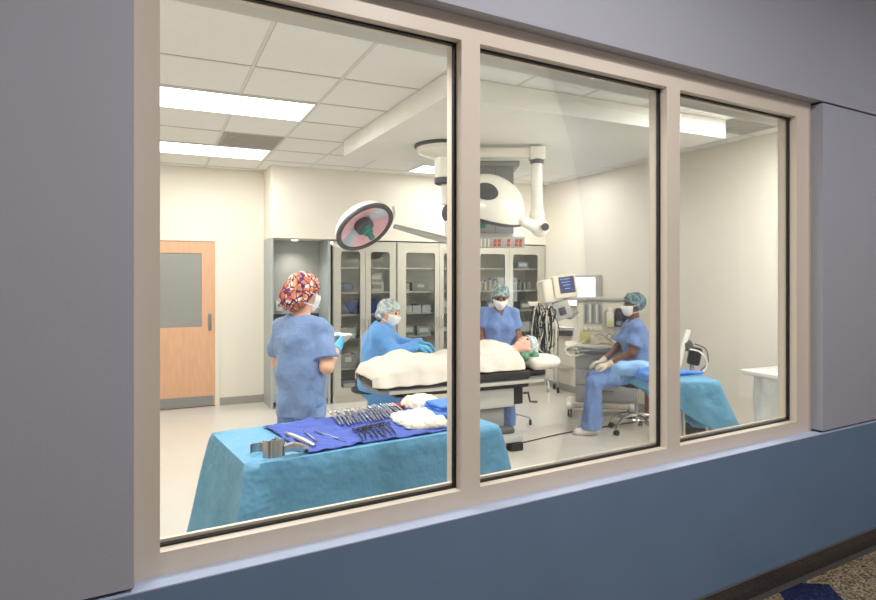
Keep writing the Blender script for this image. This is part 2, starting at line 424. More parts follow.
def hand_prims(w, d, n, side, curl=25, i=0):
    d = nrm(d); n = nrm(n - d*np.dot(n, d)); t = np.cross(d, n)*side; P = []; Kf = .008
    offs = (.028, .0095, -.009, -.027); Ls = (.074, .083, .077, .06)
    for o, L in zip(offs, Ls):
        b = w+d*.082+t*o; P.append(('c', w+d*.008+t*o*.5, b, .0145+i, .0115+i, .02))
        dd = d; p = b; cr = math.radians(curl)
        for q, fr in enumerate((.44, .31, .25)):
            a = cr*(.8 if q == 0 else 1); dd = nrm(dd*math.cos(a)+nrm(n - dd*np.dot(n, dd))*math.sin(a)); e = p+dd*L*fr
            P.append(('c', p, e, .0095-q*.0008+i, .0087-q*.0008+i, Kf)); p = e
    b = w+d*.022+t*.022; e = b+nrm(d*.65+t*.75+n*.2)*.042; P.append(('c', b, e, .014+i, .0115+i, .015))
    e2 = e+nrm(d*.85+t*.35+n*.3)*.033; P.append(('c', e, e2, .0108+i, .0095+i, Kf)); P.append(('c', e2, e2+nrm(d*.9+n*.4)*.025, .0093+i, .008+i, Kf))
    return P
def arms(J, i=0, hands=True):
    P = []
    for q, sd in (('R', -1), ('L', 1)):
        P.append(('c', J['s'+q], J['e'+q], .051+i, .039+i)); P.append(('c', J['e'+q], J['w'+q], .04+i, .026+i))
        if hands: P += hand_prims(J['w'+q], J['d'+q], J['n'+q], sd, J['curl'], 0)
    return P
def legs(J, i=0, foot=True):
    P = []
    for q in 'RL':
        P.append(('c', J['h'+q], J['k'+q], .086+i, .057+i)); P.append(('c', J['k'+q], J['a'+q], .055+i, .037+i))
        m = lerp(J['k'+q], J['a'+q], .3); P.append(('c', m, lerp(J['k'+q], J['a'+q], .45), .056+i, .05+i))
        if foot: P += foot_prims(J, q)
    return P
def foot_prims(J, q, i=0):
    a = J['a'+q]; t = nrm(J['t'+q]); dn = A3(0, 0, -1) if 'dn' not in J else J['dn']
    return [('c', a-t*.035+dn*.045, a+t*.06+dn*.05, .032+i, .034+i, .02), ('c', a+t*.06+dn*.05, a+t*.15+dn*.056, .036+i, .026+i, .02), ('c', a, a-t*.02+dn*.04, .035+i, .034+i, .02)]
def build_body(root, J, skin, res=.0065):
    P = torso(J, 0)+arms(J)+legs(J)+[('c', J['nek']-spine_frame(J)[2]*.03, J['hd']-head_frame(J)[2]*.04, .056, .052)]+head_prims(J)
    r, f, u = head_frame(J); c = J['hd']
    subs = [('c', c+r*q*.03+f*.1+u*.014, c+r*q*.036+f*.1+u*.014, .014, .014) for q in (-1, 1)]
    b = mesh_obj('body', sdf_mesh(P, res, .03, subs=subs, subk=.012), skin, root)
    for q in (-1, 1):
        MB().ball(tuple(c+r*q*.032+f*.08+u*.014), .0125, u=12, v=8).build('eye', 'eye', root)
    return b
def build_cap(root, J, m, puff=1.0, extra=(), seed=3, drop=.0, name='bouffant_cap'):
    r, f, u = head_frame(J); c = J['hd']; B = [r, f, u]
    P = [('e', c+u*.035-f*.018, (.094*puff, .117*puff, .1*puff), B)]+[('e', c+r*e[0]+f*e[1]+u*e[2], e[3], B) for e in extra]
    p0 = c+f*.09+u*.045; n = nrm(-f*(.095+drop)+u*.18)
    cut = lambda X, Y, Zg: -((X-p0[0])*n[0]+(Y-p0[1])*n[1]+(Zg-p0[2])*n[2])
    o = mesh_obj(name, sdf_mesh(P, .006, .03, cuts=[cut] if not extra else [lambda X, Y, Zg: np.minimum(cut(X, Y, Zg), ((X-c[0])*f[0]+(Y-c[1])*f[1]+(Zg-c[2])*f[2])+.02)], fold=wav(seed, .006, 90, 90, 90, 7)), m, root)
    return o
def build_mask(root, J):
    r, f, u = head_frame(J); c = J['hd']; P = head_prims(J, .009)+[('e', c+f*.07-u*.045, (.05, .052, .055), [r, f, u], .03)]
    dt = lambda X, Y, Zg, a, o: (X-c[0])*a[0]+(Y-c[1])*a[1]+(Zg-c[2])*a[2]-o
    cuts = [lambda X, Y, Zg: -dt(X, Y, Zg, f, .025), lambda X, Y, Zg: dt(X, Y, Zg, u, -.008), lambda X, Y, Zg: -dt(X, Y, Zg, u, -.118)]
    o = mesh_obj('surgical_mask', sdf_mesh(P, .005, .02, cuts=cuts), 'mask', root)
    for uu, ub in ((-.012, .03), (-.085, -.045)):
        mb = MB(); pts = []
        for k in range(17):
            a = PI*(k/16)*1.0; x = math.cos(a)*.1; y = .04-math.sin(a)*.165
            pts.append(V(tuple(c+r*x*1.0+f*y+u*(uu+(ub-uu)*math.sin(a)))))
        mb.tube(pts, .003, 6).build('mask_strap', 'mask', root)
    return o
def build_top(root, J, m, hem, infl=.028, sleeve=.62, name='scrub_top', seed=5, hemw=.0, long=False, v=True, boxy=False):
    P = torso(J, infl); S0 = spine_frame(J)
    a = J['hL'].copy(); b = J['hR'].copy()
    if boxy: P = P[1:]
    if boxy: P += [('c', lerp(J['pel'], J['che'], .85)+S0[0]*q*.05, J['pel']-S0[2]*.12+S0[0]*q*.055, .115, .112) for q in (-1, 1)]
    if hemw: P.append(('c', lerp(a, J['che'], -.02), lerp(b, J['che'], -.02), .1+hemw, .1+hemw))
    for q in 'RL':
        s0, e0, w0 = J['s'+q], J['e'+q], J['w'+q]
        if long: P += [('c', s0, e0, .068, .062), ('cc', e0, lerp(e0, w0, .95), .062, .045)]
        else: P.append(('cc', s0, lerp(s0, e0, sleeve), .068, .078, .02))
    S = spine_frame(J); nk = J['nek']
    subs = [('c', nk-S[2]*.0, nk+S[2]*.2, .066, .075)]
    if v: subs.append(('c', nk+S[1]*.09-S[2]*.07, nk+S[1]*.03+S[2]*.1, .012, .07))
    n = S[2]
    cuts = [lambda X, Y, Zg: hem-Zg]
    return mesh_obj(name, sdf_mesh(P, .0065, .035, cuts=cuts, subs=subs, fold=wav(seed, .014, 46, 46, 30, 8)), m, root)
def build_pants(root, J, m, seed=9, zmax=None, flare=.085, name='scrub_trousers', cutz=.07):
    P = [('c', J['hL'], J['hR'], .098, .098)]
    for q in 'RL':
        P += [('c', J['h'+q], J['k'+q], .098, .08), ('c', J['k'+q], J['a'+q], .08, flare)]
    cuts = [lambda X, Y, Zg: cutz-Zg]
    return mesh_obj(name, sdf_mesh(P, .0065, .03, cuts=cuts, fold=ridge(seed, .012, 36, 4, .2)), m, root)
def build_shoes(root, J, m='shoe'):
    for q in 'RL':
        P = foot_prims(J, q, .012); mesh_obj('shoe', sdf_mesh(P, .006, .02), m, root)
def build_gloves(root, J, m, cuff=.05):
    for q, sd in (('R', -1), ('L', 1)):
        w = J['w'+q]; e = nrm(J['e'+q]-w)
        P = hand_prims(w, J['d'+q], J['n'+q], sd, J['curl'], .0025)+[('cc', w, w+e*cuff, .032, .036)]
        mesh_obj('glove', sdf_mesh(P, .005, .008), m, root)

# ================================================================== WINDOW WALL (u along, p away from camera)
UA = math.radians(84.8)
U = V((math.sin(UA), math.cos(UA), 0)); N = V((-math.cos(UA), math.sin(UA), 0))
WR = Matrix((U, N, Z)).transposed()      # local (s, p, z) -> world
def WP(s, p, z): return U*s + N*p + Z*z
def wbox(mb, s0, s1, p0, p1, z0, z1, bev=0): return mb.box(WP((s0+s1)/2, (p0+p1)/2, (z0+z1)/2), (abs(s1-s0), abs(p1-p0), abs(z1-z0)), WR, bev)
PF, PIN = 1.963, 2.125
SL, SR_, ZB, ZT = .13, 3.715, .766, 2.69
LM, RM = -4.5, 8.0
mb = MB().use('corr_wall')
g = .012
wbox(mb, LM, SL, PF, 2.10, ZB+g, ZT-g+.012)             # left middle panel
wbox(mb, SR_, RM, PF, 2.10, ZB+g, ZT-g)                 # right middle panel
wbox(mb, LM, RM, PF, 2.10, ZT, 4.0)                     # header
mb.use('groove'); wbox(mb, SR_+.002, RM, PF+.02, 2.09, ZT-g-.001, ZT+.001); wbox(mb, LM, SL-.002, PF+.02, 2.09, ZB-.001, ZB+g+.001); wbox(mb, SR_+.002, RM, PF+.02, 2.09, ZB-.001, ZB+g+.001)
mb.use('corr_blue'); wbox(mb, LM, RM, PF-.006, 2.10, 0, ZB-.004)
mb.use('cap_trim'); wbox(mb, LM, RM, PF-.006, 2.10, ZB-.004, ZB)
mb.use('wall')
wbox(mb, LM, RM, 2.10, PIN, 0, ZB); wbox(mb, LM, RM, 2.10, PIN, ZT, 3.2); wbox(mb, LM, SL, 2.10, PIN, ZB, ZT); wbox(mb, SR_, RM, 2.10, PIN, ZB, ZT)
struct(mb.build('wall_front', None, smooth=False))
mb = MB(); wbox(mb, LM, RM, PF-.018, PF-.006, 0, .104, .002); struct(mb.build('baseboard_corridor', 'cbase'))
mb = MB(); wbox(mb, LM, RM, PF-.020, PF-.006, .104, .107); struct(mb.build('trim_1', 'metalstrip'))
# three-pane window frame
FP = 2.03
win = bpy.data.objects.new('window_1', None); C.objects.link(win); struct(win)
panes = [(.2055, 1.283), (1.37, 2.465), (2.559, 3.565)]
GZ0, GZ1 = .836, 2.596
mb = MB()
wbox(mb, SL, .2055, FP, PIN+.015, ZB, ZT); wbox(mb, 1.283, 1.37, FP, PIN+.015, ZB, ZT); wbox(mb, 2.465, 2.559, FP, PIN+.015, ZB, ZT); wbox(mb, 3.565, SR_, FP, PIN+.015, ZB, ZT)
for a, b in panes: wbox(mb, a, b, FP, PIN+.015, ZB, GZ0); wbox(mb, a, b, FP, PIN+.015, GZ1, ZT)
mb.build('window_frame', 'frame', win, smooth=False)
GP = 2.078
for i, (a, b) in enumerate(panes):
    st = MB(); w = .02     # glazing stops in front and behind the glass
    w = .011; p0, p1 = GP+.008, GP+.024
    wbox(st, a, b, p0, p1, GZ0, GZ0+.018); wbox(st, a, b, p0, p1, GZ1-w, GZ1); wbox(st, a, a+.004, p0, p1, GZ0+w, GZ1-w); wbox(st, b-w, b, p0, p1, GZ0+w, GZ1-w)
    st.build('glazing_stop', 'frame', win, smooth=False)
    gk = MB(); w2 = .008
    p0, p1 = GP-.0079, GP+.0079
    wbox(gk, a, b, p0, p1, GZ0, GZ0+w2); wbox(gk, a, b, p0, p1, GZ1-w2, GZ1); wbox(gk, a, a+.004, p0, p1, GZ0+w2, GZ1-w2); wbox(gk, b-.011, b, p0, p1, GZ0+w2, GZ1-w2)
    gk.build('gasket', 'gasket', win, smooth=False)
    gl = MB(); wbox(gl, a+.002, b-.01, GP-.003, GP+.003, GZ0+.005, GZ1-.005); gl.build('glass_pane', 'glass', win, smooth=False)

mb = MB(); wbox(mb, SL-.05, SR_+.05, PIN+.016, 2.235, GZ1+.004, 3.06); struct(mb.build('trim_4', 'gridbar', smooth=False))
# ================================================================== CORRIDOR
mb = MB(); wbox(mb, LM, RM, -1.2, PF+.05, -.1, 0); struct(mb.build('floor_corridor', 'terr', smooth=False))
c0 = onZ(800, 592, 0); s0 = c0.dot(U); p0_ = c0.dot(N)
mb = MB()
mb.box(WP(s0+.0, p0_-.06, .0005), (.3, .3, .003), Matrix.Rotation(math.radians(-38), 3, 'Z') @ WR)
struct(mb.build('floor_inlay', 'terrblue', smooth=False))
mb = MB(); wbox(mb, LM, RM, PF-.055, PF-.018, .0005, .003); struct(mb.build('trim_2', 'metalstrip'))
mb = MB(); wbox(mb, LM, RM, -1.3, -1.2, 0, 4.0); struct(mb.build('wall_corridor_far', 'corr_wall', smooth=False))
mb = MB(); wbox(mb, LM, RM, -1.2, PF, 3.7, 3.8); struct(mb.build('ceiling_corridor', 'corr_wall', smooth=False))
mb = MB(); wbox(mb, LM-.1, LM, -1.2, PIN, 0, 3.8); struct(mb.build('wall_corridor_left_end', 'corr_wall', smooth=False))
mb = MB(); wbox(mb, RM, RM+.1, -1.2, PIN, 0, 3.8); struct(mb.build('wall_corridor_right_end', 'corr_wall', smooth=False))

# ================================================================== ROOM SHELL
RX0, RX1, RY1, CZ = -1.6, 5.5, 8.45, 3.08
CY, CX0 = 7.9, 1.35           # casework front plane, casework start
mb = MB(); mb.prism([(RX0, 1.99, 0), (RX1+.1, 2.6, 0), (RX1+.1, RY1+.1, 0), (RX0, RY1+.1, 0)], (0, 0, -.1), (0, 0, 0)); struct(mb.build('floor', 'floor', smooth=False))
mb = MB(); mb.bx((RX1, 2.58, 0), (RX1+.1, RY1+.1, 3.2)); struct(mb.build('wall_right', 'wall', smooth=False))
mb = MB(); mb.bx((RX0-.1, 1.96, 0), (RX0, RY1+.1, 3.2)); struct(mb.build('wall_left', 'wall', smooth=False))
DX0, DX1, DH = -.22, .735, 2.13
mb = MB(); mb.bx((RX0, RY1, 0), (DX0-.05, RY1+.1, 3.2)).bx((DX1+.05, RY1, 0), (RX1, RY1+.1, 3.2)).bx((DX0-.05, RY1, DH+.05), (DX1+.05, RY1+.1, 3.2)); struct(mb.build('wall_back', 'wall', smooth=False))
mb = MB(); mb.bx((CX0, CY, 2.165), (RX1, RY1, 3.2)); struct(mb.build('wall_above_cabinets', 'wall', smooth=False))
mb = MB(); mb.bx((DX1+.06, RY1-.012, 0), (CX0, RY1, .1)).bx((RX0, RY1-.012, 0), (DX0-.06, RY1, .1)); struct(mb.build('baseboard_back', 'base'))
mb = MB(); mb.bx((RX1-.012, 2.7, 0), (RX1, CY-.02, .1)); struct(mb.build('baseboard_right', 'base'))
# ceiling with tile grid
XL = [1.83-.61*k for k in range(6)] + [4.72, 5.33]
XL = sorted(XL); YL = [4.26-.68*2, 4.26, 4.94, 5.58, 6.28, 6.96, 7.62, 8.3]
mb = MB(); mb.prism([(RX0, 1.96, CZ), (RX1, 2.6, CZ), (RX1, RY1, CZ), (RX0, RY1, CZ)], (0, 0, 0), (0, 0, .1)); struct(mb.build('ceiling', 'ceil', smooth=False))
XA = sorted(XL+[2.44, 3.05, 3.66, 4.27])
mb = MB()
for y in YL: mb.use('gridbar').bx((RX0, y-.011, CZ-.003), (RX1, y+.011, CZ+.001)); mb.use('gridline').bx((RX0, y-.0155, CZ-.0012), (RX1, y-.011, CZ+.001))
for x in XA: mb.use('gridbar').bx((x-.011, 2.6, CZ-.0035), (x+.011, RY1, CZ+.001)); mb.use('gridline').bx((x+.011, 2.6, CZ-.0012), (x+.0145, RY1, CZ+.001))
struct(mb.build('trim_3', None, smooth=False))
# dropped soffit
SX0, SX1, SY0, SY1, SZ = 1.81, 4.63, 3.88, 6.18, 2.913
mb = MB(); mb.box(((SX0+SX1)/2, (SY0+SY1)/2, (SZ+CZ)/2-.002), (SX1-SX0, SY1-SY0, CZ-SZ-.004), (0, 0, math.radians(1.2))); struct(mb.build('ceiling_soffit', 'ceil_white', smooth=False))

def troffer(x0, y0, x1, y1, label, power, vis=True):
    t = thing('ceiling_light', label, 'ceiling light', ((x0+x1)/2, (y0+y1)/2, CZ), 0, 'ceiling troffers')
    w, d = (x1-x0)/2, (y1-y0)/2
    mb = MB(); e = .015
    mb.bx((-w, -d, -.008), (w, -d+e, -.0005)).bx((-w, d-e, -.008), (w, d, -.0005)).bx((-w, -d+e, -.008), (-w+e, d-e, -.0005)).bx((w-e, -d+e, -.008), (w, d-e, -.0005))
    mb.build('frame', 'gridbar', t, smooth=False)
    MB().bx((-w+e, -d+e, -.006), (w-e, d-e, -.001)).build('diffuser', 'diff', t, smooth=False)
    L = bpy.data.lights.new('troffer_light', 'AREA'); L.shape = 'RECTANGLE'; L.size = x1-x0-.05; L.size_y = y1-y0-.05; L.energy = power*.74; L.color = (1, .985, .965)
    o = bpy.data.objects.new('troffer_light', L); C.objects.link(o); o.location = ((x0+x1)/2, (y0+y1)/2, CZ-.015)
    return t
troffer(0, 4.955, 1.215, 5.565, 'long lit ceiling panel, larger looking of the two bright strips', 46)
troffer(-.02, 6.97, 1.2, 7.6, 'long lit ceiling panel nearer the door wall, behind the grey vent tile', 40)
troffer(3.08, 7.08, 4.25, 7.6, 'lit ceiling panel seen past the soffit above the glass cabinets', 7)
troffer(0, 2.42, 1.215, 3.02, 'unseen fill light panel added over the instrument table, close to the window', 62)  # unseen fill panel, added out of view above the window head
troffer(3.85, 2.95, 5.06, 3.55, 'unseen fill light panel added over the small draped table, close to the window', 118)  # added out of view to brighten the bare wall side
troffer(3.9, 6.42, 5.1, 7.0, 'added fill light panel hidden behind the soffit, over the corner cabinet', 36)  # added to light the machine corner, kept out of sight by the soffit
def vent(x0, y0, x1, y1, label):
    t = thing('ceiling_vent', label, 'vent', ((x0+x1)/2, (y0+y1)/2, CZ)); w, d = (x1-x0)/2, (y1-y0)/2
    MB().bx((-w, -d, -.006), (w, d, -.0008)).build('vent_face', 'vent', t, smooth=False)
    mb = MB()
    for k in range(9): mb.bx((-w+.03, -d+.04+k*(2*d-.08)/9, -.010), (w-.03, -d+.05+k*(2*d-.08)/9, -.006))
    mb.build('slats', 'vent', t, smooth=False)
vent(.63, 6.29, 1.21, 6.95, 'grey square vent tile between the two bright ceiling strips')
vent(4.68, 3.62, 5.29, 4.24, 'grey vent tile beside the end of the white soffit')

# door
dr = bpy.data.objects.new('door_1', None); C.objects.link(dr); struct(dr); dr.location = (DX0, RY1, 0)
DW = DX1-DX0
mb = MB(); mb.bx((0, -.005, .01), (DW, .04, 1.03)).bx((0, -.005, 1.975), (DW, .04, DH)).bx((0, -.005, 1.03), (.16, .04, 1.975)).bx((DW-.16, -.005, 1.03), (DW, .04, 1.975)); mb.build('door_leaf', 'wood', dr, smooth=False)
MB().bx((.16, .005, 1.03), (DW-.16, .03, 1.975)).build('door_panel', 'doorglass', dr, smooth=False)
MB().bx((.02, -.008, .015), (DW-.02, -.004, .14)).build('kick_plate', 'kick', dr, smooth=False)
mb = MB(); mb.bx((-.05, -.02, 0), (0, .06, DH+.05)).bx((DW, -.02, 0), (DW+.05, .06, DH+.05)).bx((0, -.02, DH), (DW, .06, DH+.05)); mb.build('door_frame', 'wall', dr, smooth=False)
mb = MB(); mb.bx((DW-.085, -.014, .98), (DW-.045, -.005, 1.2), .003); mb.tube([(DW-.065, -.01, 1.17), (DW-.065, -.05, 1.16), (DW-.065, -.055, 1.09), (DW-.065, -.05, 1.02), (DW-.065, -.01, 1.01)], .009, 8, 4); mb.build('door_handle', 'mgrey', dr)

# alcove: side panel, counter, outlet
a = thing('alcove_counter', 'grey laminate alcove unit with dark countertop beside the steel cabinets', 'counter', (CX0, CY, 0))
AW = 2.15-CX0
MB().bx((0, 0, 0), (.03, RY1-CY-.001, 2.16)).build('side_panel', 'grey_panel', a, smooth=False)
MB().bx((AW-.06, 0.02, .0), (AW-.03, RY1-CY-.001, 2.16)).build('side_panel', 'grey_panel', a, smooth=False)
MB().bx((.031, RY1-CY-.02, 1.0), (AW-.061, RY1-CY-.001, 2.16)).build('back_panel', 'lgrey', a, smooth=False)
MB().bx((.031, .02, 1.0), (AW-.061, RY1-CY-.021, 1.035)).build('countertop', 'counter', a, smooth=False)
MB().bx((.031, RY1-CY-.035, 1.035), (AW-.061, RY1-CY-.021, 1.17)).build('backsplash', 'counter', a, smooth=False)
MB().bx((.031, .04, .08), (AW-.061, RY1-CY-.021, 1.0)).build('cabinet_base', 'grey_panel', a, smooth=False)
mb = MB(); mb.lathe([(.04, 0), (.045, -.01), (.03, -.014)], (AW*.45, .3, 2.164)); mb.build('puck_light', 'diff', a)
L = bpy.data.lights.new('alcove_lamp', 'SPOT'); L.energy = 22; L.spot_size = 2.2; L.spot_blend = 1; L.shadow_soft_size = .04; L.color = (1, .95, .85)
o = bpy.data.objects.new('alcove_lamp', L); C.objects.link(o); o.location = (CX0+AW*.45, CY+.3, 2.14)
w = thing('wall_dispenser', 'small white control box on the alcove wall above the dark backsplash', 'control box', tuple(onY(279, 306, RY1-.021)))
MB().bx((-.045, -.03, -.07), (.045, 0, .07), .008).build('cover', 'white', w); MB().bx((-.022, -.034, -.01), (.022, -.03, .03)).build('display', 'mgrey', w)

# ================================================================== STEEL CABINETS
SHZ = [.45, .85, 1.17, 1.47, 1.80]
def cabinet(x0, x1, opens, label):
    t = thing('glass_door_cabinet', label, 'cabinet', (x0, CY, 0), 0, 'steel cabinets along the back wall')
    W_ = x1-x0; D_ = RY1-CY-.002; HT = 2.15; fd = .022
    mb = MB(); y0 = fd+.002
    mb.use('steel').bx((0, y0, 0), (.02, D_, HT)).bx((W_-.02, y0, 0), (W_, D_, HT)).bx((.02, y0, HT-.02), (W_-.02, D_, HT)).bx((.02, y0, .0), (W_-.02, D_, .12))
    mb.use('steel_in').bx((.02, D_-.01, .12), (W_-.02, D_, HT-.02)); mb.build('carcass', None, t, smooth=False)
    for z in SHZ: MB().bx((.02, .05, z-.02), (W_-.02, D_-.01, z)).build('shelf', 'steel', t, smooth=False)
    n = len(opens); edges = [0.008]+[((opens[i][1]+opens[i+1][0])/2-x0) for i in range(n-1)]+[W_-.008]
    for i, (o0, o1) in enumerate(opens):
        a0, a1 = edges[i]+.002, edges[i+1]-.002; g0, g1 = o0-x0, o1-x0; zb, zt = .2, 2.01
        fr = MB()
        # frame ring with rounded opening corners
        def rr(x0_, x1_, z0_, z1_, r, n_=5):
            pts = []
            for cx, cz, aa in ((x1_-r, z1_-r, 0), (x0_+r, z1_-r, 90), (x0_+r, z0_+r, 180), (x1_-r, z0_+r, 270)):
                for k in range(n_+1): q = math.radians(aa+90*k/n_); pts.append((cx+r*math.cos(q), cz+r*math.sin(q)))
            return pts
        inn = rr(g0, g1, zb, zt, .04); out = rr(a0, a1, .105, HT-.012, .002)
        for (ya, yb) in ((0, fd),):
            vi0 = [fr.bm.verts.new((p[0], ya, p[1])) for p in inn]; vo0 = [fr.bm.verts.new((p[0], ya, p[1])) for p in out]
            vi1 = [fr.bm.verts.new((p[0], yb, p[1])) for p in inn]; vo1 = [fr.bm.verts.new((p[0], yb, p[1])) for p in out]
            fr.skin([vi0, vo0, vo1, vi1], False, True)
        d = fr.build('door', 'steel', t, smooth=False)
        MB().bx((g0-.01, fd*.4, zb-.01), (g1+.01, fd*.4+.004, zt+.01)).build('glass', 'cglass', d, smooth=False)
        hx = a1-.03 if (i % 2 == 0 and n > 1) else a0+.03
        MB().tube([(hx, 0, .95), (hx, -.03, .96), (hx, -.03, 1.1), (hx, 0, 1.11)], .006, 8, 2).build('handle', 'chrome', d)
    return t
CAB = [(2.155, 3.04, [(2.256, 2.52), (2.67, 2.94)], 'narrow double-door steel and glass cabinet beside the alcove, behind the gowned worker'),
       (3.045, 4.255, [(3.18, 3.62), (3.757, 4.197)], 'wide steel cabinet with glass doors, middle one behind the operating table'),
       (4.26, 5.49, [(4.35, 4.77), (4.91, 5.35)], 'wide steel cabinet with glass doors in the corner by the bare wall')]
for c_ in CAB: cabinet(*c_)
# cabinet contents
def bundle(x, z, w, h, m, label, grp=None, d=.26):
    vf = sdf_mesh([('c', (-w/2+h*.3, 0, h*.35), (w/2-h*.3, 0, h*.35), h*.36, h*.36), ('c', (-w*.25, .0, h*.6), (w*.2, .02, h*.62), h*.34, h*.32), ('c', (-w*.3, .1, h*.3), (w*.3, .1, h*.35), h*.33, h*.3)], .012, .04,
                  cuts=[lambda X, Y, Zg: -Zg], fold=wav(int(x*100), .009, 40, 40, 40))
    o = mesh_obj('wrapped_bundle', vf, m); o.location = (x, CY+.2, z+.001); tag(o, label, 'bundle', grp)
def crate(x, z, w, h, m, label, name='storage_bin', cat='bin', grp=None, d=.24, yo=.09):
    t = thing(name, label, cat, (x, CY+yo, z+.001), 0, grp); e = .006
    mb = MB(); mb.bx((-w/2, 0, 0), (w/2, d, e)).bx((-w/2, 0, e), (w/2, e, h)).bx((-w/2, d-e, e), (w/2, d, h)).bx((-w/2, e, e), (-w/2+e, d-e, h)).bx((w/2-e, e, e), (w/2, d-e, h)); mb.build('tub', m, t, smooth=False)
    MB().bx((-w*.2, -.004, h*.45), (w*.2, -.0005, h*.8)).build('label_card', 'paper', t, smooth=False)
    mb = MB()
    for k in range(5): mb.ball((rnd(-w*.35, w*.35), rnd(.05, d-.05), h*.8), (w*.16, .05, rnd(.02, .05)), (0, 0, rnd(0, 3)), 8, 6)
    mb.build('packets', 'paper' if m != 'paper' else 'wrap2', t)
def carton(x, z, w, h, m, label, grp=None, d=.18, yo=.1, rz=0):
    t = thing('supply_carton', label, 'carton', (x, CY+yo, z+.001), rz, grp)
    MB().bx((-w/2, 0, 0), (w/2, d, h), .003).build('box', m, t, smooth=False)
    MB().bx((-w*.35, -.002, h*.3), (w*.35, 0, h*.75)).build('label_card', 'paper' if m != 'paper' else 'lgrey', t, smooth=False)
bot = None
def bottle(x, z, h, m, label, grp):
    mb = MB(); mb.lathe([(.03, 0), (.032, .01), (.032, h*.62), (.02, h*.78), (.012, h*.82), (.012, h*.88)], seg=14)
    t = thing('bottle', label, 'bottle', (x, CY+.14, z+.001), 0, grp)
    mb.build('flask', m, t); MB().lathe([(.015, h*.88), (.015, h), (.013, h)], seg=12).build('cap', 'bluebox', t)
bundle(2.37, 1.47, .24, .13, 'wrap2', 'grey-blue cloth bundle on the upper shelf of the narrow cabinet')
bundle(2.33, 1.17, .2, .15, 'wrap2', 'pale blue-grey cloth bundle leaning beside a dark blue wrap')
bundle(2.47, 1.17, .16, .2, 'wrap', 'dark blue wrapped pack standing at the edge of the narrow cabinet door')
bundle(2.73, 1.17, .16, .22, 'wrap', 'dark blue wrapped pack just above the gowned worker hair net')
carton(2.79, 1.47, .2, .13, 'paper', 'pale carton under a taller one, right of the blue-grey bundle')
carton(2.78, 1.602, .19, .12, 'lgrey', 'greenish grey carton stacked on a pale carton')
crate(2.82, .85, .2, .14, 'lgrey', 'grey bin low in the narrow cabinet behind the gowned worker')
crate(2.38, .85, .22, .14, 'paper', 'white bin on the shelf beside the blue glove')
crate(2.38, .45, .22, .18, 'lgrey', 'grey bin on the second lowest shelf beside the seated worker')
carton(2.40, .121, .22, .16, 'mgrey', 'grey carton at the bottom of the narrow cabinet')
carton(2.82, .45, .2, .18, 'paper', 'white carton low behind the seated worker sleeve')
# middle cabinet
carton(3.23, 1.47, .07, .11, 'paper', 'small white carton on upper shelf of the middle cabinet', yo=.08)
crate(3.44, 1.47, .26, .12, 'lgrey', 'grey bin of packets beside the small white carton')
for k in range(3): crate(3.235+.148*k, 1.17, .13, .1, 'paper', ['white bin at the door edge on the middle shelf', 'white bin centred between two alike on the middle shelf', 'white bin furthest toward the window post on the middle shelf'][k], grp='white bins in a row')
for k, (x, z, w) in enumerate(((3.27, .85, .16), (3.49, .85, .2), (3.88, 1.17, .2), (4.05, 1.47, .18), (3.86, .85, .2), (3.3, .45, .2), (3.55, .45, .16))):
    carton(x, z, w, rnd(.12, .2), random.choice(['mgrey', 'lgrey', 'wrap2']), ['dull carton behind the sleeve of the gowned worker', 'dull wide carton above the draped patient legs', 'carton half hidden by the window post, middle shelf', 'carton half hidden by the window post, upper shelf', 'carton half hidden by the window post, lower shelf', 'low carton behind the white sheet', 'low narrow carton behind the white sheet'][k])
# corner cabinet
for k in range(4): bottle(4.42+.085*k, 1.47, rnd(.15, .18), 'white', 'pale bottle in a row behind the standing worker cap', 'bottles above the standing worker')
for k in range(4): bottle(5.02+.085*k, 1.47, rnd(.14, .17), 'lgrey', 'grey bottle in a row behind the monitor housing', 'bottles beside the monitor')
carton(4.62, 1.17, .22, .14, 'wrap2', 'grey-blue carton beside the standing worker head')
carton(4.98, 1.0-.15+.0, .07, .13, 'bluebox', 'small blue carton at the door edge beside the standing worker', yo=.07)
crate(5.17, .85, .27, .13, 'paper', 'white tray of supplies on the shelf by the cable stand')
crate(5.12, .45, .34, .17, 'bluebox', 'light blue tub of packets behind the patient head')
crate(4.55, .85, .3, .15, 'lgrey', 'grey tub behind the standing worker shoulder')
carton(5.2, 1.17, .2, .12, 'mgrey', 'grey carton on the middle shelf behind the monitor')
carton(5.15, 1.8, .2, .1, 'wrap2', 'blue-grey carton on the top shelf of the corner cabinet')

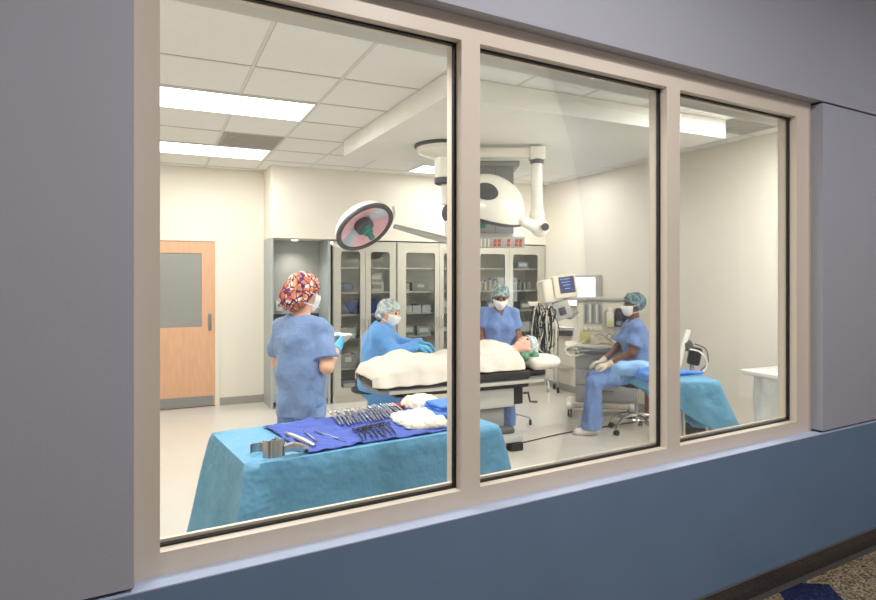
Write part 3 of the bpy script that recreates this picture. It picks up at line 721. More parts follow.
# ================================================================== FRONT INSTRUMENT TABLE
TH = .90
fl, bl, fr_ = onZ(246.5, 465, TH), onZ(213.5, 432, TH), onZ(499, 424, TH)
ang = math.atan2(fr_.y-fl.y, fr_.x-fl.x); TW = (fr_-fl).length; TD = .64
tb = thing('instrument_table', 'steel table carrying the surgical instruments, under the long blue drape', 'table', (fl.x, fl.y, 0), ang)
MB().bx((.02, .02, TH-.035), (TW-.02, TD-.02, TH-.008)).build('tabletop', 'steel', tb, smooth=False)
for x, y in ((.06, .06), (TW-.06, .06), (.06, TD-.06), (TW-.06, TD-.06)):
    lg = MB().cyl((x, y, .06), (x, y, TH-.035), .014).build('leg', 'chrome', tb)
    MB().cyl((x-.012, y, .032), (x+.012, y, .032), .031).build('caster', 'black', lg)
def drape(name, W_, D_, z0, zb, flare, cflare, seed, topnoise=.003, folds=9, nper=260, nd=22, amp=.03, m='drape', hangf=None, parent=None):
    r = random.Random(seed); mb = MB()
    per = 2*(W_+D_)
    cr = .02
    def pt(t):   # perimeter position, outward normal, corner factor
        s = t*per
        segs = [((0, 0), (1, 0), W_, (0, -1)), ((W_, 0), (0, 1), D_, (1, 0)), ((W_, D_), (-1, 0), W_, (0, 1)), ((0, D_), (0, -1), D_, (-1, 0))]
        for i, (o, d, L, nn) in enumerate(segs):
            if s <= L or i == 3:
                x, y = o[0]+d[0]*s, o[1]+d[1]*s
                e = min(s, L-s); cf = math.exp(-e/.07)
                cx = V((x-W_/2, y-D_/2, 0)); diag = V((math.copysign(1, cx.x), math.copysign(1, cx.y), 0)).normalized()
                nrm_ = (V((nn[0], nn[1], 0))*(1-cf)+diag*cf*1.0).normalized()
                return V((x, y, 0)), nrm_, cf
            s -= L
    ph = [r.uniform(0, 6.3) for _ in range(6)]
    rings = []
    P = [pt(i/nper) for i in range(nper)]
    ctr = V((W_/2, D_/2, 0))
    for k in range(12, 0, -1):
        f = 1-k/12
        if f == 0: f = .02
        rings.append([mb.bm.verts.new(ctr+(p-ctr)*f+Z*(z0+topnoise*math.sin(p.x*9*f+ph[0]+3*math.sin(p.y*8*f+ph[1]))*math.sin(f*7+p.x*6))) for p, n_, cf in P])
    for j in range(nd+1):
        q = j/nd; ring = []
        for i, (p, n_, cf) in enumerate(P):
            t = i/nper; wv = math.sin(t*folds*2*PI+ph[2]+1.3*math.sin(q*2+t*11))+.6*math.sin(t*folds*3.7*PI+ph[3]-q*1.6)
            out = flare*q+cflare*cf*q**.9+amp*q**1.2*wv*(.35+.65*min(1, q*1.5))*.6
            hf_ = hangf(p.x) if hangf else 1.0; out *= hf_
            hang = (z0-zb)*q*hf_*(1+.05*math.sin(t*14+ph[4]))
            off = .006*math.sin(min(1, q*12)*PI/2)
            ring.append(mb.bm.verts.new(p+n_*(out+off)+Z*(z0-hang+.004*math.sin(t*50+q*9)*q)))
        rings.append(ring)
    mb.skin(rings, False); mb._fin([mb.bm.faces.new(rings[0])])
    o = mb.build(name, m, parent, angle=70); return o
dr_ = drape('table_drape', TW, TD, TH-.004, .36, .03, .12, 4, folds=8)
dr_.location = (fl.x, fl.y, 0); dr_.rotation_euler = (0, 0, ang)
so = dr_.modifiers.new('t', 'SOLIDIFY'); so.thickness = .002
tag(dr_, 'pale blue drape hanging over the instrument table in front', 'drape')
def TL(px, py, z=TH): # table-local coords from a pixel on the top
    w_ = onZ(px, py, z)-fl; c, s = math.cos(-ang), math.sin(-ang); return V((w_.x*c-w_.y*s, w_.x*s+w_.y*c, 0))
def TG(v): # table local to world
    c, s = math.cos(ang), math.sin(ang); return V((fl.x+v.x*c-v.y*s, fl.y+v.x*s+v.y*c, v.z))
# royal blue towel
def sheet(name, x0, x1, y0, y1, z, m, label, cat, seed, amp=.004, skew=.0, nu=60, nv=40, parent=None, lift=.004, overhang=0):
    r = random.Random(seed); ph = [r.uniform(0, 6.3) for _ in range(8)]
    def fn(u, v):
        x = x0+(x1-x0)*u+skew*v+.006*math.sin(v*9+ph[0]); y = y0+(y1-y0)*v+.008*math.sin(u*11+ph[1])
        zz = z+lift+amp*(math.sin(x*38+ph[2]+2*math.sin(y*20+ph[3]))*.5+math.sin(y*45+ph[4]+1.7*math.sin(x*17))*.5+.5*math.sin((x+y)*70+ph[5]))
        zz = max(zz, z+.0015)
        return TG(V((x, y, zz)))
    mb = MB(); mb.grid(fn, nu, nv); o = mb.build(name, m, angle=80); s_ = o.modifiers.new('t', 'SOLIDIFY'); s_.thickness = .003; s_.offset = 1
    tag(o, label, cat); return o
sheet('surgical_towel', .27, 1.1, .03, .60, TH, 'towel', 'royal blue towel laid flat under the rows of instruments', 'towel', 3, skew=-.02, amp=.008)
# second towel, lighter, folded stack right
def folded(name, cx, cy, w, d, h, layers, m, label, rz=0, z=TH, tg=True, amp=.006):
    c = TG(V((cx, cy, z))) if tg else V((cx, cy, z))
    t = thing(name, label, 'towel', tuple(c+Z*.002), (ang if tg else 0)+rz)
    for k in range(layers):
        vf = sdf_mesh([('c', (-w/2+.02, yy, 0), (w/2-.02, yy, 0), h/layers*.5, h/layers*.5) for yy in np.linspace(-d/2+.01, d/2-.01, max(4, int(d/.025)))], .006, .03, fold=wav(k+int(w*1000), amp*.5, 60, 60, 40))
        o = mesh_obj('folded_layer', vf, m, t); o.location = (rnd(-.008, .008), rnd(-.008, .008), h/layers*(k+.5)+.002); o.rotation_euler = (0, 0, rnd(-.05, .05))
    return t
pt_ = TL(484, 420); folded('folded_towel', TW-.10, .38, .17, .2, .06, 3, 'towel2', 'folded light blue towel stack at the far end of the instrument table')
# gauze heap
def heap(name, cx, cy, w, d, h, m, label, rz=0, seed=1, cat='gauze'):
    r = random.Random(seed); P = []
    for k in range(9):
        x = r.uniform(-w/2, w/2)*.3; y = -d*.38+d*.76*k/8; a_ = r.uniform(-.35, .35); q = w*r.uniform(.24, .34)
        P.append(('c', (x-q*math.cos(a_), y-q*math.sin(a_), h*.2), (x+q*math.cos(a_), y+q*math.sin(a_), h*.25), h*.5, h*.45))
    vf = sdf_mesh(P, .005, .05, cuts=[lambda X, Y, Zg: -Zg], fold=ridge(seed, .009, 55, 4, .3)); o = mesh_obj(name, vf, m)
    c = TG(V((cx, cy, TH+.008))); o.location = c; o.rotation_euler = (0, 0, ang+rz); tag(o, label, cat); return o
g1 = TL(425, 425); heap('gauze_pile', .95, .22, .27, .34, .05, 'gauze', 'crumpled cream gauze cloth at the front of the blue towel', .12, 4)
g2 = TL(444, 406); heap('gauze_roll', 1.17, .56, .16, .09, .06, 'gauze', 'small cream gauze roll beside the red dish', 0, 8)
g3 = TL(431, 408); c = TG(V((1.02, .58, TH+.003)))
rd = thing('specimen_dish', 'small red plastic dish at the back of the instrument table', 'dish', tuple(c), ang)
MB().lathe([(.03, 0), (.034, .003), (.04, .026), (.043, .028), (.038, .026), (.03, .006), (.001, .005)], seg=24).build('bowl', 'red', rd)
MB().lathe([(.001, .006), (.03, .008), (.025, .022), (.001, .026)], seg=16).build('sponge', 'brown', rd)
folded('folded_towel', 1.17, .38, .18, .22, .02, 1, 'towel2', 'thin light blue cloth between the cream gauze and the folded towel stack')
# retractor
rt = TL(266, 446); c = TG(V((.11, .06, TH+.002)))
rr_ = thing('abdominal_retractor', 'wide curved steel retractor blade lying on the drape corner', 'retractor', tuple(c), ang-.1)
def blade(a0, a1, r, z0, z1, cx, cy, th=.003, n=14):
    mb = MB()
    for k in range(n):
        b0 = a0+(a1-a0)*k/n; b1 = a0+(a1-a0)*(k+1)/n
        q = [(cx+rr0*math.cos(b), cy+rr0*math.sin(b)) for rr0, b in ((r, b0), (r, b1), (r-th, b1), (r-th, b0))]
        mb.prism([(x, y, z0) for x, y in q], (0, 0, 0), (0, 0, z1-z0))
    bmesh.ops.remove_doubles(mb.bm, verts=mb.bm.verts, dist=1e-5); return mb
blade(-2.6, -.5, .055, 0, .075, .02, .02).build('curved_blade', 'tool', rr_)
MB().tube([(.06, -.01, .03), (.1, -.01, .035), (.14, .0, .02), (.17, .015, .01)], [.018, .022, .02, .012], 8).build('handle', 'tool', rr_)
blade(.3, 2.9, .03, 0, .04, -.035, .07).build('hook', 'tool', rr_)
rr2 = dup(rr_, TG(V((.17, .22, TH+.002))), ang+.9, 'smaller steel retractor hook behind the wide curved retractor'); rr2.scale = (.55, .55, .45)
# hemostat
def hemostat(name, m, L=.15):
    t = bpy.data.objects.new(name, None); C.objects.link(t)
    for sg in (1, -1):
        mb = MB(); mb.torus((sg*.0155, -L*.5+.014, 0), .0125, .0028, None, 14, 6, (1, 1.15))
        mb.tube([(sg*.009, -L*.5+.027, 0), (sg*.011, -L*.25, 0), (sg*.004, L*.08, sg*.0008), (-sg*.003, L*.18, sg*.0008), (-sg*.0024, L*.36, sg*.0006), (-sg*.001, L*.5, 0)], [.0026, .0026, .003, .0032, .0024, .0012], 6)
        mb.build('half', m, t)
    MB().cyl((0, L*.12, -.004), (0, L*.12, .005), .0035, seg=10).build('pivot', m, t)
    return t
H1 = hemostat('hemostat', 'tool'); first = True
NI = 20
for i in range(NI):
    x = .59+.39*i/(NI-1); y = .45+rnd(-.015, .015)
    p = TG(V((x, y, TH+.026+.003*(i % 2)))); lab = 'shiny steel ring-handled clamp in the long packed row on the blue towel'
    o = H1 if i == 0 else dup(H1)
    o.location = p; o.rotation_euler = (-.05, rnd(-.8, -.55), ang+PI+math.radians(-12)+rnd(-.06, .06)); o.scale = (1.1, 1.65, 1.3); tag(o, lab, 'surgical clamp', 'clamps in the packed row')
H2 = hemostat('hemostat', 'tooldark')
for i in range(8):
    x = .57+.026*i; y = .14+.004*i+rnd(-.01, .01)
    p = TG(V((x, y, TH+.018+.003*(i % 2)))); o = H2 if i == 0 else dup(H2)
    o.location = p; o.rotation_euler = (0, rnd(-.15, .15), ang+PI+math.radians(-16)+rnd(-.12, .12)); o.scale = (.75, 1.6, 1.1); tag(o, 'dark steel clamp in the short row at the front of the blue towel', 'surgical clamp', 'dark clamps at the towel front')
def scalpel(p, rz, label, L=.17, name='scalpel'):
    t = thing(name, label, 'scalpel', tuple(p), rz); MB().box((0, -.03, 0), (.009, L*.7, .004), None, .0018).build('handle', 'tool', t)
    mb = MB(); mb.prism([(-.004, L*.32-.03, 0), (.004, L*.32-.03, 0), (.005, L*.45-.03, 0), (-.002, L*.56-.03, 0)], (0, 0, -.0008), (0, 0, .0008)); mb.build('blade', 'tool', t); return t
scalpel(TG(V((.37, .26, TH+.014))), ang+math.radians(176), 'long steel scalpel lying alone in the middle of the bare towel', .3)
scalpel(TG(V((.45, .2, TH+.014))), ang+math.radians(192), 'slim steel probe lying between the scalpel and the dark clamps', .3, 'surgical_probe')
bw = thing('bowl_retractor', 'broad flat steel ribbon retractor lying beside the curved retractor', 'retractor', tuple(TG(V((.30, .22, TH+.014)))), ang+math.radians(8))
MB().tube([(0, -.15, 0), (0, -.05, .004), (0, .08, .004), (.01, .15, .0)], [.009, .012, .012, .006], 8).build('ribbon', 'tool', bw)

# ================================================================== OPERATING TABLE + PATIENT
OX, OY = 2.0, 5.27
ot = thing('operating_table', 'operating table with black pad and pale grey column under the patient', 'operating table', (2.95, OY, 0))
pads = [(-1.2, -.42), (-.41, .36)]
for a_, b_ in pads: MB().bx((a_, -.27, .69), (b_, .27, .775), .02).build('pad', 'pad', ot)
MB().bx((.365, -.15, .69), (.62, .15, .75), .02).build('head_pad', 'pad', ot)
MB().bx((-1.18, -.25, .655), (.6 -.02, .25, .689), .004).build('top_frame', 'mgrey', ot)
for s_ in (-1, 1): MB().bx((-1.1, s_*.285-.006, .652), (.5, s_*.285+.006, .682), .002).build('side_rail', 'steel', ot)
MB().bx((-.3, -.2, .60), (.38, .2, .654), .004).build('under_carriage', 'black', ot)
MB().bx((-1.0, -.18, .60), (-.305, .18, .654), .004).build('leg_section_frame', 'black', ot)
MB().tube([(-.95, -.2, .63), (-.8, -.2, .56), (-.55, -.18, .42), (-.35, -.16, .38)], .028, 8, 3).build('leg_strut', 'black', ot)
MB().bx((-.32, -.19, .42), (.22, .19, .60), .01).build('column_cover', 'lgrey', ot)
MB().bx((.222, -.16, .43), (.34, .16, .60), .01).build('gear_housing', 'black', ot)
ck = MB().tube([(.341, -.1, .52), (.44, -.1, .52), (.45, -.1, .47), (.46, -.1, .43), (.54, -.1, .42)], [.012, .012, .01, .01, .013], 8).build('crank', 'dgrey', ot)
MB().lathe([(.03, 0), (.032, .02), (.012, .04)], (.341, -.1, .52), (0, PI/2, 0), 16).build('crank_hub', 'chrome', ck)
MB().bx((-.22, -.14, .2), (.15, .14, .42), .03).build('column', 'mgrey', ot)
mb = MB(); vf = sdf_mesh([('c', (-.5, y_, .17), (.2, y_, .17), .07, .06) for y_ in (-.12, 0, .12)]+[('c', (-.1, 0, .2), (.05, 0, .22), .1, .1)], .01, .06, cuts=[lambda X, Y, Zg: .15-Zg]); mesh_obj('base_cover', vf, 'dgrey', ot)
mb.bm.free()
MB().bx((-.62, -.24, .08), (.3, .24, .155), .02).build('base_plate', 'lgrey', ot)
for x_, y_ in ((-.52, -.2), (.22, -.2), (-.52, .2), (.22, .2)): MB().bx((x_-.07, y_-.05, 0), (x_+.07, y_+.05, .08), .012).build('foot', 'black', ot)
MB().tube([(.54, -.29, .66), (.545, -.3, .6), (.54, -.3, .45)], .006, 6, 4).build('hanging_strap', 'offwhite', ot)
MB().ball((.54, -.3, .57), (.02, .014, .022)).build('strap_buckle', 'mgrey', ot)
# pillow
vf = sdf_mesh([('e', (0, 0, 0), (.22, .24, .07), np.eye(3)), ('c', (-.12, -.17, 0), (.11, -.17, 0), .05, .05), ('c', (-.12, .17, 0), (.11, .17, 0), .05, .05), ('c', (.13, -.14, 0), (.13, .14, 0), .045, .045)], .01, .05, fold=wav(3, .007, 30, 30, 30))
pw = mesh_obj('pillow', vf, 'sheet'); pw.location = (3.53, OY-.01, .82); tag(pw, 'white pillow under the patient head, drooping over the table end', 'pillow')
vf = sdf_mesh([('c', (-.06, -.1, 0), (-.06, .1, 0), .045, .045), ('c', (.06, -.1, 0), (.06, .1, 0), .04, .04)], .008, .04); hr = mesh_obj('head_support', vf, 'green'); hr.location = (3.40, OY-.02, .885); tag(hr, 'green cushion supporting the patient neck and head', 'head support')
# patient body, lying on the back, head towards +X
pz = .86
pr = thing('patient', 'person lying on the back under a white sheet, face up, in a pale hair net', 'person', (0, 0, 0))
J = {}
J['pel'] = A3(2.68, OY, pz+.02); J['che'] = A3(3.0, OY, pz+.04); J['nek'] = A3(3.2, OY, pz+.05); J['hd'] = A3(3.405, OY-.03, .975)
J['sR'] = A3(3.12, OY+.165, pz+.02); J['sL'] = A3(3.12, OY-.165, pz+.02); J['eR'] = A3(2.85, OY+.23, pz); J['eL'] = A3(2.85, OY-.22, pz); J['wR'] = A3(2.66, OY+.2, pz+.03); J['wL'] = A3(2.66, OY-.19, pz+.03)
J['hR'] = A3(2.64, OY+.085, pz); J['hL'] = A3(2.64, OY-.085, pz); J['kR'] = A3(2.33, OY+.09, pz-.025); J['kL'] = A3(2.33, OY-.09, pz-.025); J['aR'] = A3(2.04, OY+.08, pz-.02); J['aL'] = A3(2.04, OY-.08, pz-.02)
J['hf'] = A3(-.35, -.25, 1); J['hu'] = A3(1, 0, .35); J['tR'] = A3(-1, .1, .35); J['tL'] = A3(-1, -.1, .35); J['dn'] = A3(-.3, 0, -.5)
J['dR'] = A3(-1, -.2, 0); J['dL'] = A3(-1, .2, 0); J['nR'] = A3(0, -.3, -1); J['nL'] = A3(0, .3, -1); J['curl'] = 20
for q in 'RL': J['t'+q] = J['t'+q]*A3(1, 1, 1)
build_body(pr, J, 'skin_p', .007)
build_cap(pr, J, 'capnet', 1.02)
# sheet over the patient: lofted cross-sections along X
def sheet_fn(u, v):
    x = 1.71+(3.26-1.71)*u
    # half width and crest height along the body
    kp = [(1.7, .76, .24), (1.76, .87, .285), (1.92, .925, .287), (2.10, .985, .287), (2.25, .945, .287), (2.42, .925, .287), (2.6, .965, .287), (2.8, .99, .287), (3.0, 1.035, .287), (3.15, 1.01, .285), (3.22, .96, .27), (3.26, .90, .24)]
    for i in range(len(kp)-1):
        if x <= kp[i+1][0]+1e-9:
            t = (x-kp[i][0])/(kp[i+1][0]-kp[i][0]); t = t*t*(3-2*t); top = kp[i][1]*(1-t)+kp[i+1][1]*t; hw = kp[i][2]*(1-t)+kp[i+1][2]*t; break
    a = (v-.5)*2           # -1..1 across
    hang = -.03 if x > 2.6 else -.03+.07*min(1, (2.6-x)/.3)
    L = hw+hang+.12
    s = abs(a)*L; sg = 1 if a > 0 else -1
    if s < hw+.08:
        q = s/(hw+.08); y = (hw+.005)*math.sin(q*PI/2)**.9 if q > 0 else 0
        zt = .79+(top-.79)*max(0, math.cos(q*PI/2))**.75
    else:
        e = s-hw-.08; y = hw+.006+.02*e/.1; zt = .79-e
    w = .007*math.sin(x*15+3*math.sin(a*2.2+x*5))+.003*math.sin(x*31+a*7)+.005*math.sin(a*11+x*9)
    w += .010*abs(math.sin(x*9+a*5+2*math.sin(x*4+a)))-.003+.004*abs(math.sin(x*19-a*9))
    zt += w*(1 if s < hw else .3)
    y += (.012*math.sin(x*31+2))*max(0, (s-hw)/.12)
    return V((x, OY+sg*y, zt + .006))
mb = MB(); mb.grid(sheet_fn, 130, 70); sh = mb.build('patient_sheet', 'sheet', angle=80); s_ = sh.modifiers.new('t', 'SOLIDIFY'); s_.thickness = .004
tag(sh, 'white sheet covering the patient from chest to feet', 'sheet')

# ================================================================== PEOPLE
# worker holding basin
p1 = onZ(300, 430, 0); P1 = wd(301, 300, 3.98)
w1 = thing('person', 'person in blue scrubs and orange patterned cap seen from behind, holding a steel basin', 'person', (P1.x, P1.y, 0), facing(46))
J = pose(); J['nek'] = A3(.0, -.01, 1.42); J['hd'] = A3(.02, .01, 1.565)
J['sR'] = A3(.15, .0, 1.335); J['sL'] = A3(-.15, 0, 1.335); J['hR'] = A3(.065, 0, .88); J['hL'] = A3(-.065, 0, .88); J['eR'] = A3(.205, -.02, 1.10); J['eL'] = A3(-.215, .06, 1.1); J['wR'] = A3(.13, .245, 1.20); J['wL'] = A3(-.06, .28, 1.17)
J['dR'] = A3(-.25, .9, .25); J['dL'] = A3(.25, .9, .2); J['nR'] = A3(-1, 0, .2); J['nL'] = A3(1, 0, .2)
J['hf'] = A3(.2, .95, -.1); J['hu'] = A3(.05, .05, 1)
build_body(w1, J, 'skin_l', .007)
build_top(w1, J, 'scrub', .775, .024, .75, seed=21, v=False, boxy=True)
build_pants(w1, J, 'scrub3', 8)
build_shoes(w1, J)
build_cap(w1, J, 'cap_pat', 1.06, extra=((-.02, -.08, -.035, (.09, .085, .088)),), seed=2, name='patterned_cap')
build_mask(w1, J)
build_gloves(w1, J, 'glove', .07)
bs = thing('steel_basin', 'shallow steel basin held by the worker in the patterned cap', 'basin', tuple(w1.matrix_basis @ V((.03, .40, 1.215))), facing(46))
MB().lathe([(.001, 0), (.06, 0), (.09, .035), (.105, .05), (.112, .05), (.112, .046), (.106, .045), (.094, .03), (.062, -.004), (.001, -.004)], seg=32).build('bowl', 'steel', bs)
MB().ball((0, 0, .035), (.06, .05, .03)).build('gauze', 'gauze', bs)
# seated gowned worker
P2 = wd(375, 300, 6.2)
w2 = thing('person', 'person in bright blue gown and pale hair net seated, leaning over the patient legs', 'person', (P2.x, P2.y, 0), facing(116))
J = pose(); J['pel'] = A3(0, 0, .66); J['che'] = A3(0, .03, .96); J['nek'] = A3(0, .08, 1.165); J['hd'] = A3(0, .15, 1.31)
J['sR'] = A3(.17, .06, 1.10); J['sL'] = A3(-.17, .06, 1.10); J['eR'] = A3(.2, .2, .92); J['eL'] = A3(-.2, .24, .95); J['wR'] = A3(.16, .44, .985); J['wL'] = A3(-.08, .46, .99)
J['hR'] = A3(.09, 0, .62); J['hL'] = A3(-.09, 0, .62); J['kR'] = A3(.11, .38, .50); J['kL'] = A3(-.13, .38, .52); J['aR'] = A3(.12, .3, .10); J['aL'] = A3(-.12, .3, .10)
J['hf'] = A3(.3, .85, -.28); J['hu'] = A3(.0, .28, 1); J['dR'] = A3(-.1, 1, -.1); J['dL'] = A3(.1, 1, -.1); J['nR'] = A3(-.3, 0, -1); J['nL'] = A3(.3, 0, -1)
build_body(w2, J, 'skin_l', .007)
P = torso(J, .058)+[('c', J['hL'], J['hR'], .15, .15), ('c', J['hR'], J['kR'], .14, .12), ('c', J['hL'], J['kL'], .14, .12), ('c', lerp(J['hL'], J['kL'], .5), lerp(J['hR'], J['kR'], .5), .12, .12), ('c', J['kL'], J['kL']-A3(0, .02, .18), .12, .12), ('c', J['kR'], J['kR']-A3(0, .02, .18), .12, .12), ('c', J['pel']-A3(0, -.1, 0), J['pel']-A3(0, -.12, .3), .17, .2)]
for q in 'RL': P += [('c', J['s'+q], J['e'+q], .086, .082), ('cc', J['e'+q], lerp(J['e'+q], J['w'+q], .97), .08, .048)]
S_ = spine_frame(J)
vf = sdf_mesh(P, .009, .05, cuts=[lambda X, Y, Zg: .33-Zg], subs=[('c', J['nek'], J['nek']+S_[2]*.2, .064, .075)], fold=wav(31, .013, 38, 38, 38, 8)); mesh_obj('surgical_gown', vf, 'gown', w2)
build_cap(w2, J, 'capnet', 1.05, extra=((0, -.085, -.035, (.07, .06, .07)),), seed=6); build_mask(w2, J); build_gloves(w2, J, 'glove', .06); build_shoes(w2, J)
def stool(name, loc, h, label, seatr=.19, ring=True, rz=0, base=.3):
    t = thing(name, label, 'stool', loc, rz)
    MB().lathe([(.001, h-.05), (seatr*.85, h-.05), (seatr, h-.035), (seatr, h-.01), (seatr*.9, h), (.001, h)], seg=36).build('seat', 'pad', t)
    MB().lathe([(.07, h-.06), (.07, h-.05), (.001, h-.05)]).build('seat_plate', 'chrome', t)
    MB().lathe([(.024, .1), (.024, h*.55), (.016, h*.55), (.016, h-.06)]).build('gas_post', 'chrome', t)
    if ring: MB().torus((0, 0, .17), base*.62, .009, None, 36, 8).build('foot_ring', 'chrome', t)
    for k in range(5):
        a_ = 2*PI*k/5+.3; c, s = math.cos(a_), math.sin(a_)
        lg = MB().tube([(c*.02, s*.02, .19), (c*base*.5, s*base*.5, .185), (c*base*.88, s*base*.88, .13), (c*base, s*base, .065)], [.02, .018, .016, .014], 8, 3).build('leg', 'chrome', t)
        ax = V((-s, c, 0)); cs = MB()
        for q in (-1, 1): cs.cyl(V((c*base, s*base, .0285))+ax*q*.006, V((c*base, s*base, .0285))+ax*q*.02, .028, seg=14)
        cs.box((c*base, s*base, .05), (.03, .03, .02), (0, 0, a_), .005); cs.build('caster', 'black', lg)
    return t
stool('rolling_stool', (P2.x-.03, P2.y+.0, 0), .565, 'black round stool under the gowned worker by the patient legs', .21, False)
# standing worker behind patient
P3 = wd(499, 300, 6.62)
w3 = thing('person', 'person in blue scrubs and white mask standing behind the patient, looking down', 'person', (P3.x, P3.y, 0), facing(200))
J = pose()
for k_ in list(J):
    if isinstance(J[k_], np.ndarray) and k_ not in ('hf', 'hu', 'tR', 'tL', 'dR', 'dL', 'nR', 'nL'): J[k_] = J[k_]*A3(1, 1, .945)
J['sR'] = A3(.145, 0, 1.28); J['sL'] = A3(-.145, 0, 1.28); J['hR'][0] = .07; J['hL'][0] = -.07
J['hd'] = A3(.0, .07, 1.455); J['nek'] = A3(0, .01, 1.33); J['eR'] = A3(.205, .02, 1.04); J['eL'] = A3(-.205, .0, 1.04); J['wR'] = A3(.20, .2, .97); J['wL'] = A3(-.16, .2, .97)
J['hf'] = A3(.08, .9, -.34); J['hu'] = A3(0, .34, .9); J['dR'] = A3(-.2, 1, -.1); J['dL'] = A3(.2, 1, -.1); J['nR'] = A3(-.4, 0, -1); J['nL'] = A3(.4, 0, -1)
build_body(w3, J, 'skin_m', .007); build_top(w3, J, 'scrub3', .74, .02, .68, seed=12, boxy=True); build_pants(w3, J, 'scrub3', 15)
build_cap(w3, J, 'capnet2', 1.07, seed=11); build_mask(w3, J); build_shoes(w3, J)
# seated worker at anaesthesia machine
P4 = wd(637, 300, 6.62)
w4 = thing('person', 'person in blue scrubs and teal hair net seated on a rolling stool', 'person', (P4.x, P4.y, 0), facing(294.9))
J = pose(); J['pel'] = A3(0, 0, .67); J['che'] = A3(0, .01, .98); J['nek'] = A3(0, .02, 1.20); J['hd'] = A3(0, .04, 1.37)
J['sR'] = A3(.15, .03, 1.12); J['sL'] = A3(-.155, .03, 1.12); J['eR'] = A3(.19, .16, .88); J['eL'] = A3(-.19, .11, .88); J['wR'] = A3(.08, .36, .745); J['wL'] = A3(-.1, .335, .74)
J['hR'] = A3(.09, 0, .65); J['hL'] = A3(-.09, 0, .65); J['kR'] = A3(.11, .44, .57); J['kL'] = A3(-.11, .49, .55); J['aR'] = A3(.12, .44, .09); J['aL'] = A3(-.12, .52, .09)
J['hf'] = A3(0, 1, -.02); J['hu'] = A3(0, .03, 1); J['dR'] = A3(-.2, 1, -.15); J['dL'] = A3(.2, 1, -.2); J['nR'] = A3(-.3, 0, -1); J['nL'] = A3(.3, 0, -1)
build_body(w4, J, 'skin_d', .007); build_top(w4, J, 'scrub3', .62, .03, .72, seed=17, hemw=.03)
build_pants(w4, J, 'scrub3', 19, flare=.115); build_cap(w4, J, 'capteal', 1.03, extra=((0, -.03, .0, (.085, .07, .085)),), seed=14); build_mask(w4, J); build_gloves(w4, J, 'glovecream', .06); build_shoes(w4, J)
stool('rolling_stool', (P4.x, P4.y, 0), .545, 'chrome five-legged rolling stool under the worker in the teal hair net', .2, True, .4, .3)

# ================================================================== SURGICAL LIGHTS
CO = V((2.52, 5.25, 0))
sl = thing('surgical_light', 'ceiling-mounted twin surgical light with white hub, arms and two round lamp heads', 'surgical light', (CO.x, CO.y, SZ))
def L_(p): return V(p)-V((CO.x, CO.y, SZ))
MB().lathe([(.001, 0), (.3, 0), (.3, -.02), (.285, -.03), (.001, -.03)], seg=48).build('mount_ring', 'dgrey', sl)
MB().lathe([(.28, -.03), (.27, -.07), (.16, -.115), (.1, -.12), (.001, -.12)], seg=48).build('canopy', 'white', sl)
MB().lathe([(.11, -.10), (.11, -.29), (.105, -.31), (.001, -.31)], seg=32).build('hub', 'white', sl)
MB().lathe([(.109, -.31), (.109, -.36), (.09, -.37), (.001, -.37)], seg=32).build('hub_collar', 'dgrey', sl)
MB().bx((.0, -.108, -.31), (.03, -.1, -.2)).build('vent_slot', 'dgrey', sl)
MB().lathe([(.045, -.37), (.045, -.56), (.001, -.56)], seg=20).build('lower_post', 'white', sl)
jt = V((.03, 0, -.64)); MB().ball(tuple(jt), (.07, .06, .09)).build('swivel', 'dgrey', sl)
MB().lathe([(.04, -.7), (.04, -.92), (.001, -.93)], (.03, 0, 0), seg=20).build('drop_post', 'white', sl)
def lamp_head(center, n, up, R0, depth, label_lens=True, patch=False):
    n = n.normalized(); x = up.cross(n).normalized(); y = n.cross(x); Rm = Matrix((x, y, n)).transposed()
    prof = [(.001, -depth)]+[(R0*math.sin(a_), -depth*math.cos(a_)) for a_ in [k*PI/2/12 for k in range(1, 13)]]+[(R0*1.0, .02), (R0*.95, .028), (R0*.88, .012), (R0*.3, -.05), (.001, -.05)]
    sh_ = MB().lathe(prof, center, Rm, 48).build('lamp_shell', 'white', sl)
    MB().lathe([(R0*.955, .028), (R0*1.012, .01), (R0*1.012, .032), (R0*.93, .045), (R0*.86, .03), (R0*.86, .02)], center, Rm, 48, False).build('rim', 'dgrey', sh_)
    mb = MB(); N_ = 48
    for k in range(N_):
        a0, a1 = 2*PI*k/N_, 2*PI*(k+1)/N_
        mb.use('lensclear' if (k//6) % 4 == 1 else 'lens')
        q = [(R0*.86, a0, .022), (R0*.86, a1, .022), (R0*.3, a1, -.03), (R0*.3, a0, -.03)]
        mb._fin([mb.bm.faces.new([mb.bm.verts.new(V(center)+Rm @ V((r*math.cos(a_), r*math.sin(a_), z))) for r, a_, z in q])])
    bmesh.ops.remove_doubles(mb.bm, verts=mb.bm.verts, dist=1e-5); mb.build('reflector', None, sh_)
    MB().lathe([(R0*.3, -.03), (R0*.3, .03), (R0*.22, .045), (.001, .045)], center, Rm, 28).build('core', 'dgrey', sh_)
    MB().lathe([(R0*.18, .045), (R0*.17, .09), (R0*.1, .1), (R0*.1, .16), (.001, .165)], center, Rm, 20).build('focus_handle', 'teal', sh_)
    return sh_, Rm
c1 = L_(wd(364, 226, 5.65)); n1 = (-F*.42+R*.48-Z*.66)
lh1, Rm1 = lamp_head(tuple(c1), n1, Z, .285, .14)
pj = V((.03, 0, -.9)); e1 = c1+R*.275+F*.02
MB().tube([pj, lerp(pj, e1, .5).tolist(), e1], [.034, .03, .022], 12).build('spring_arm', 'lgrey', sl)
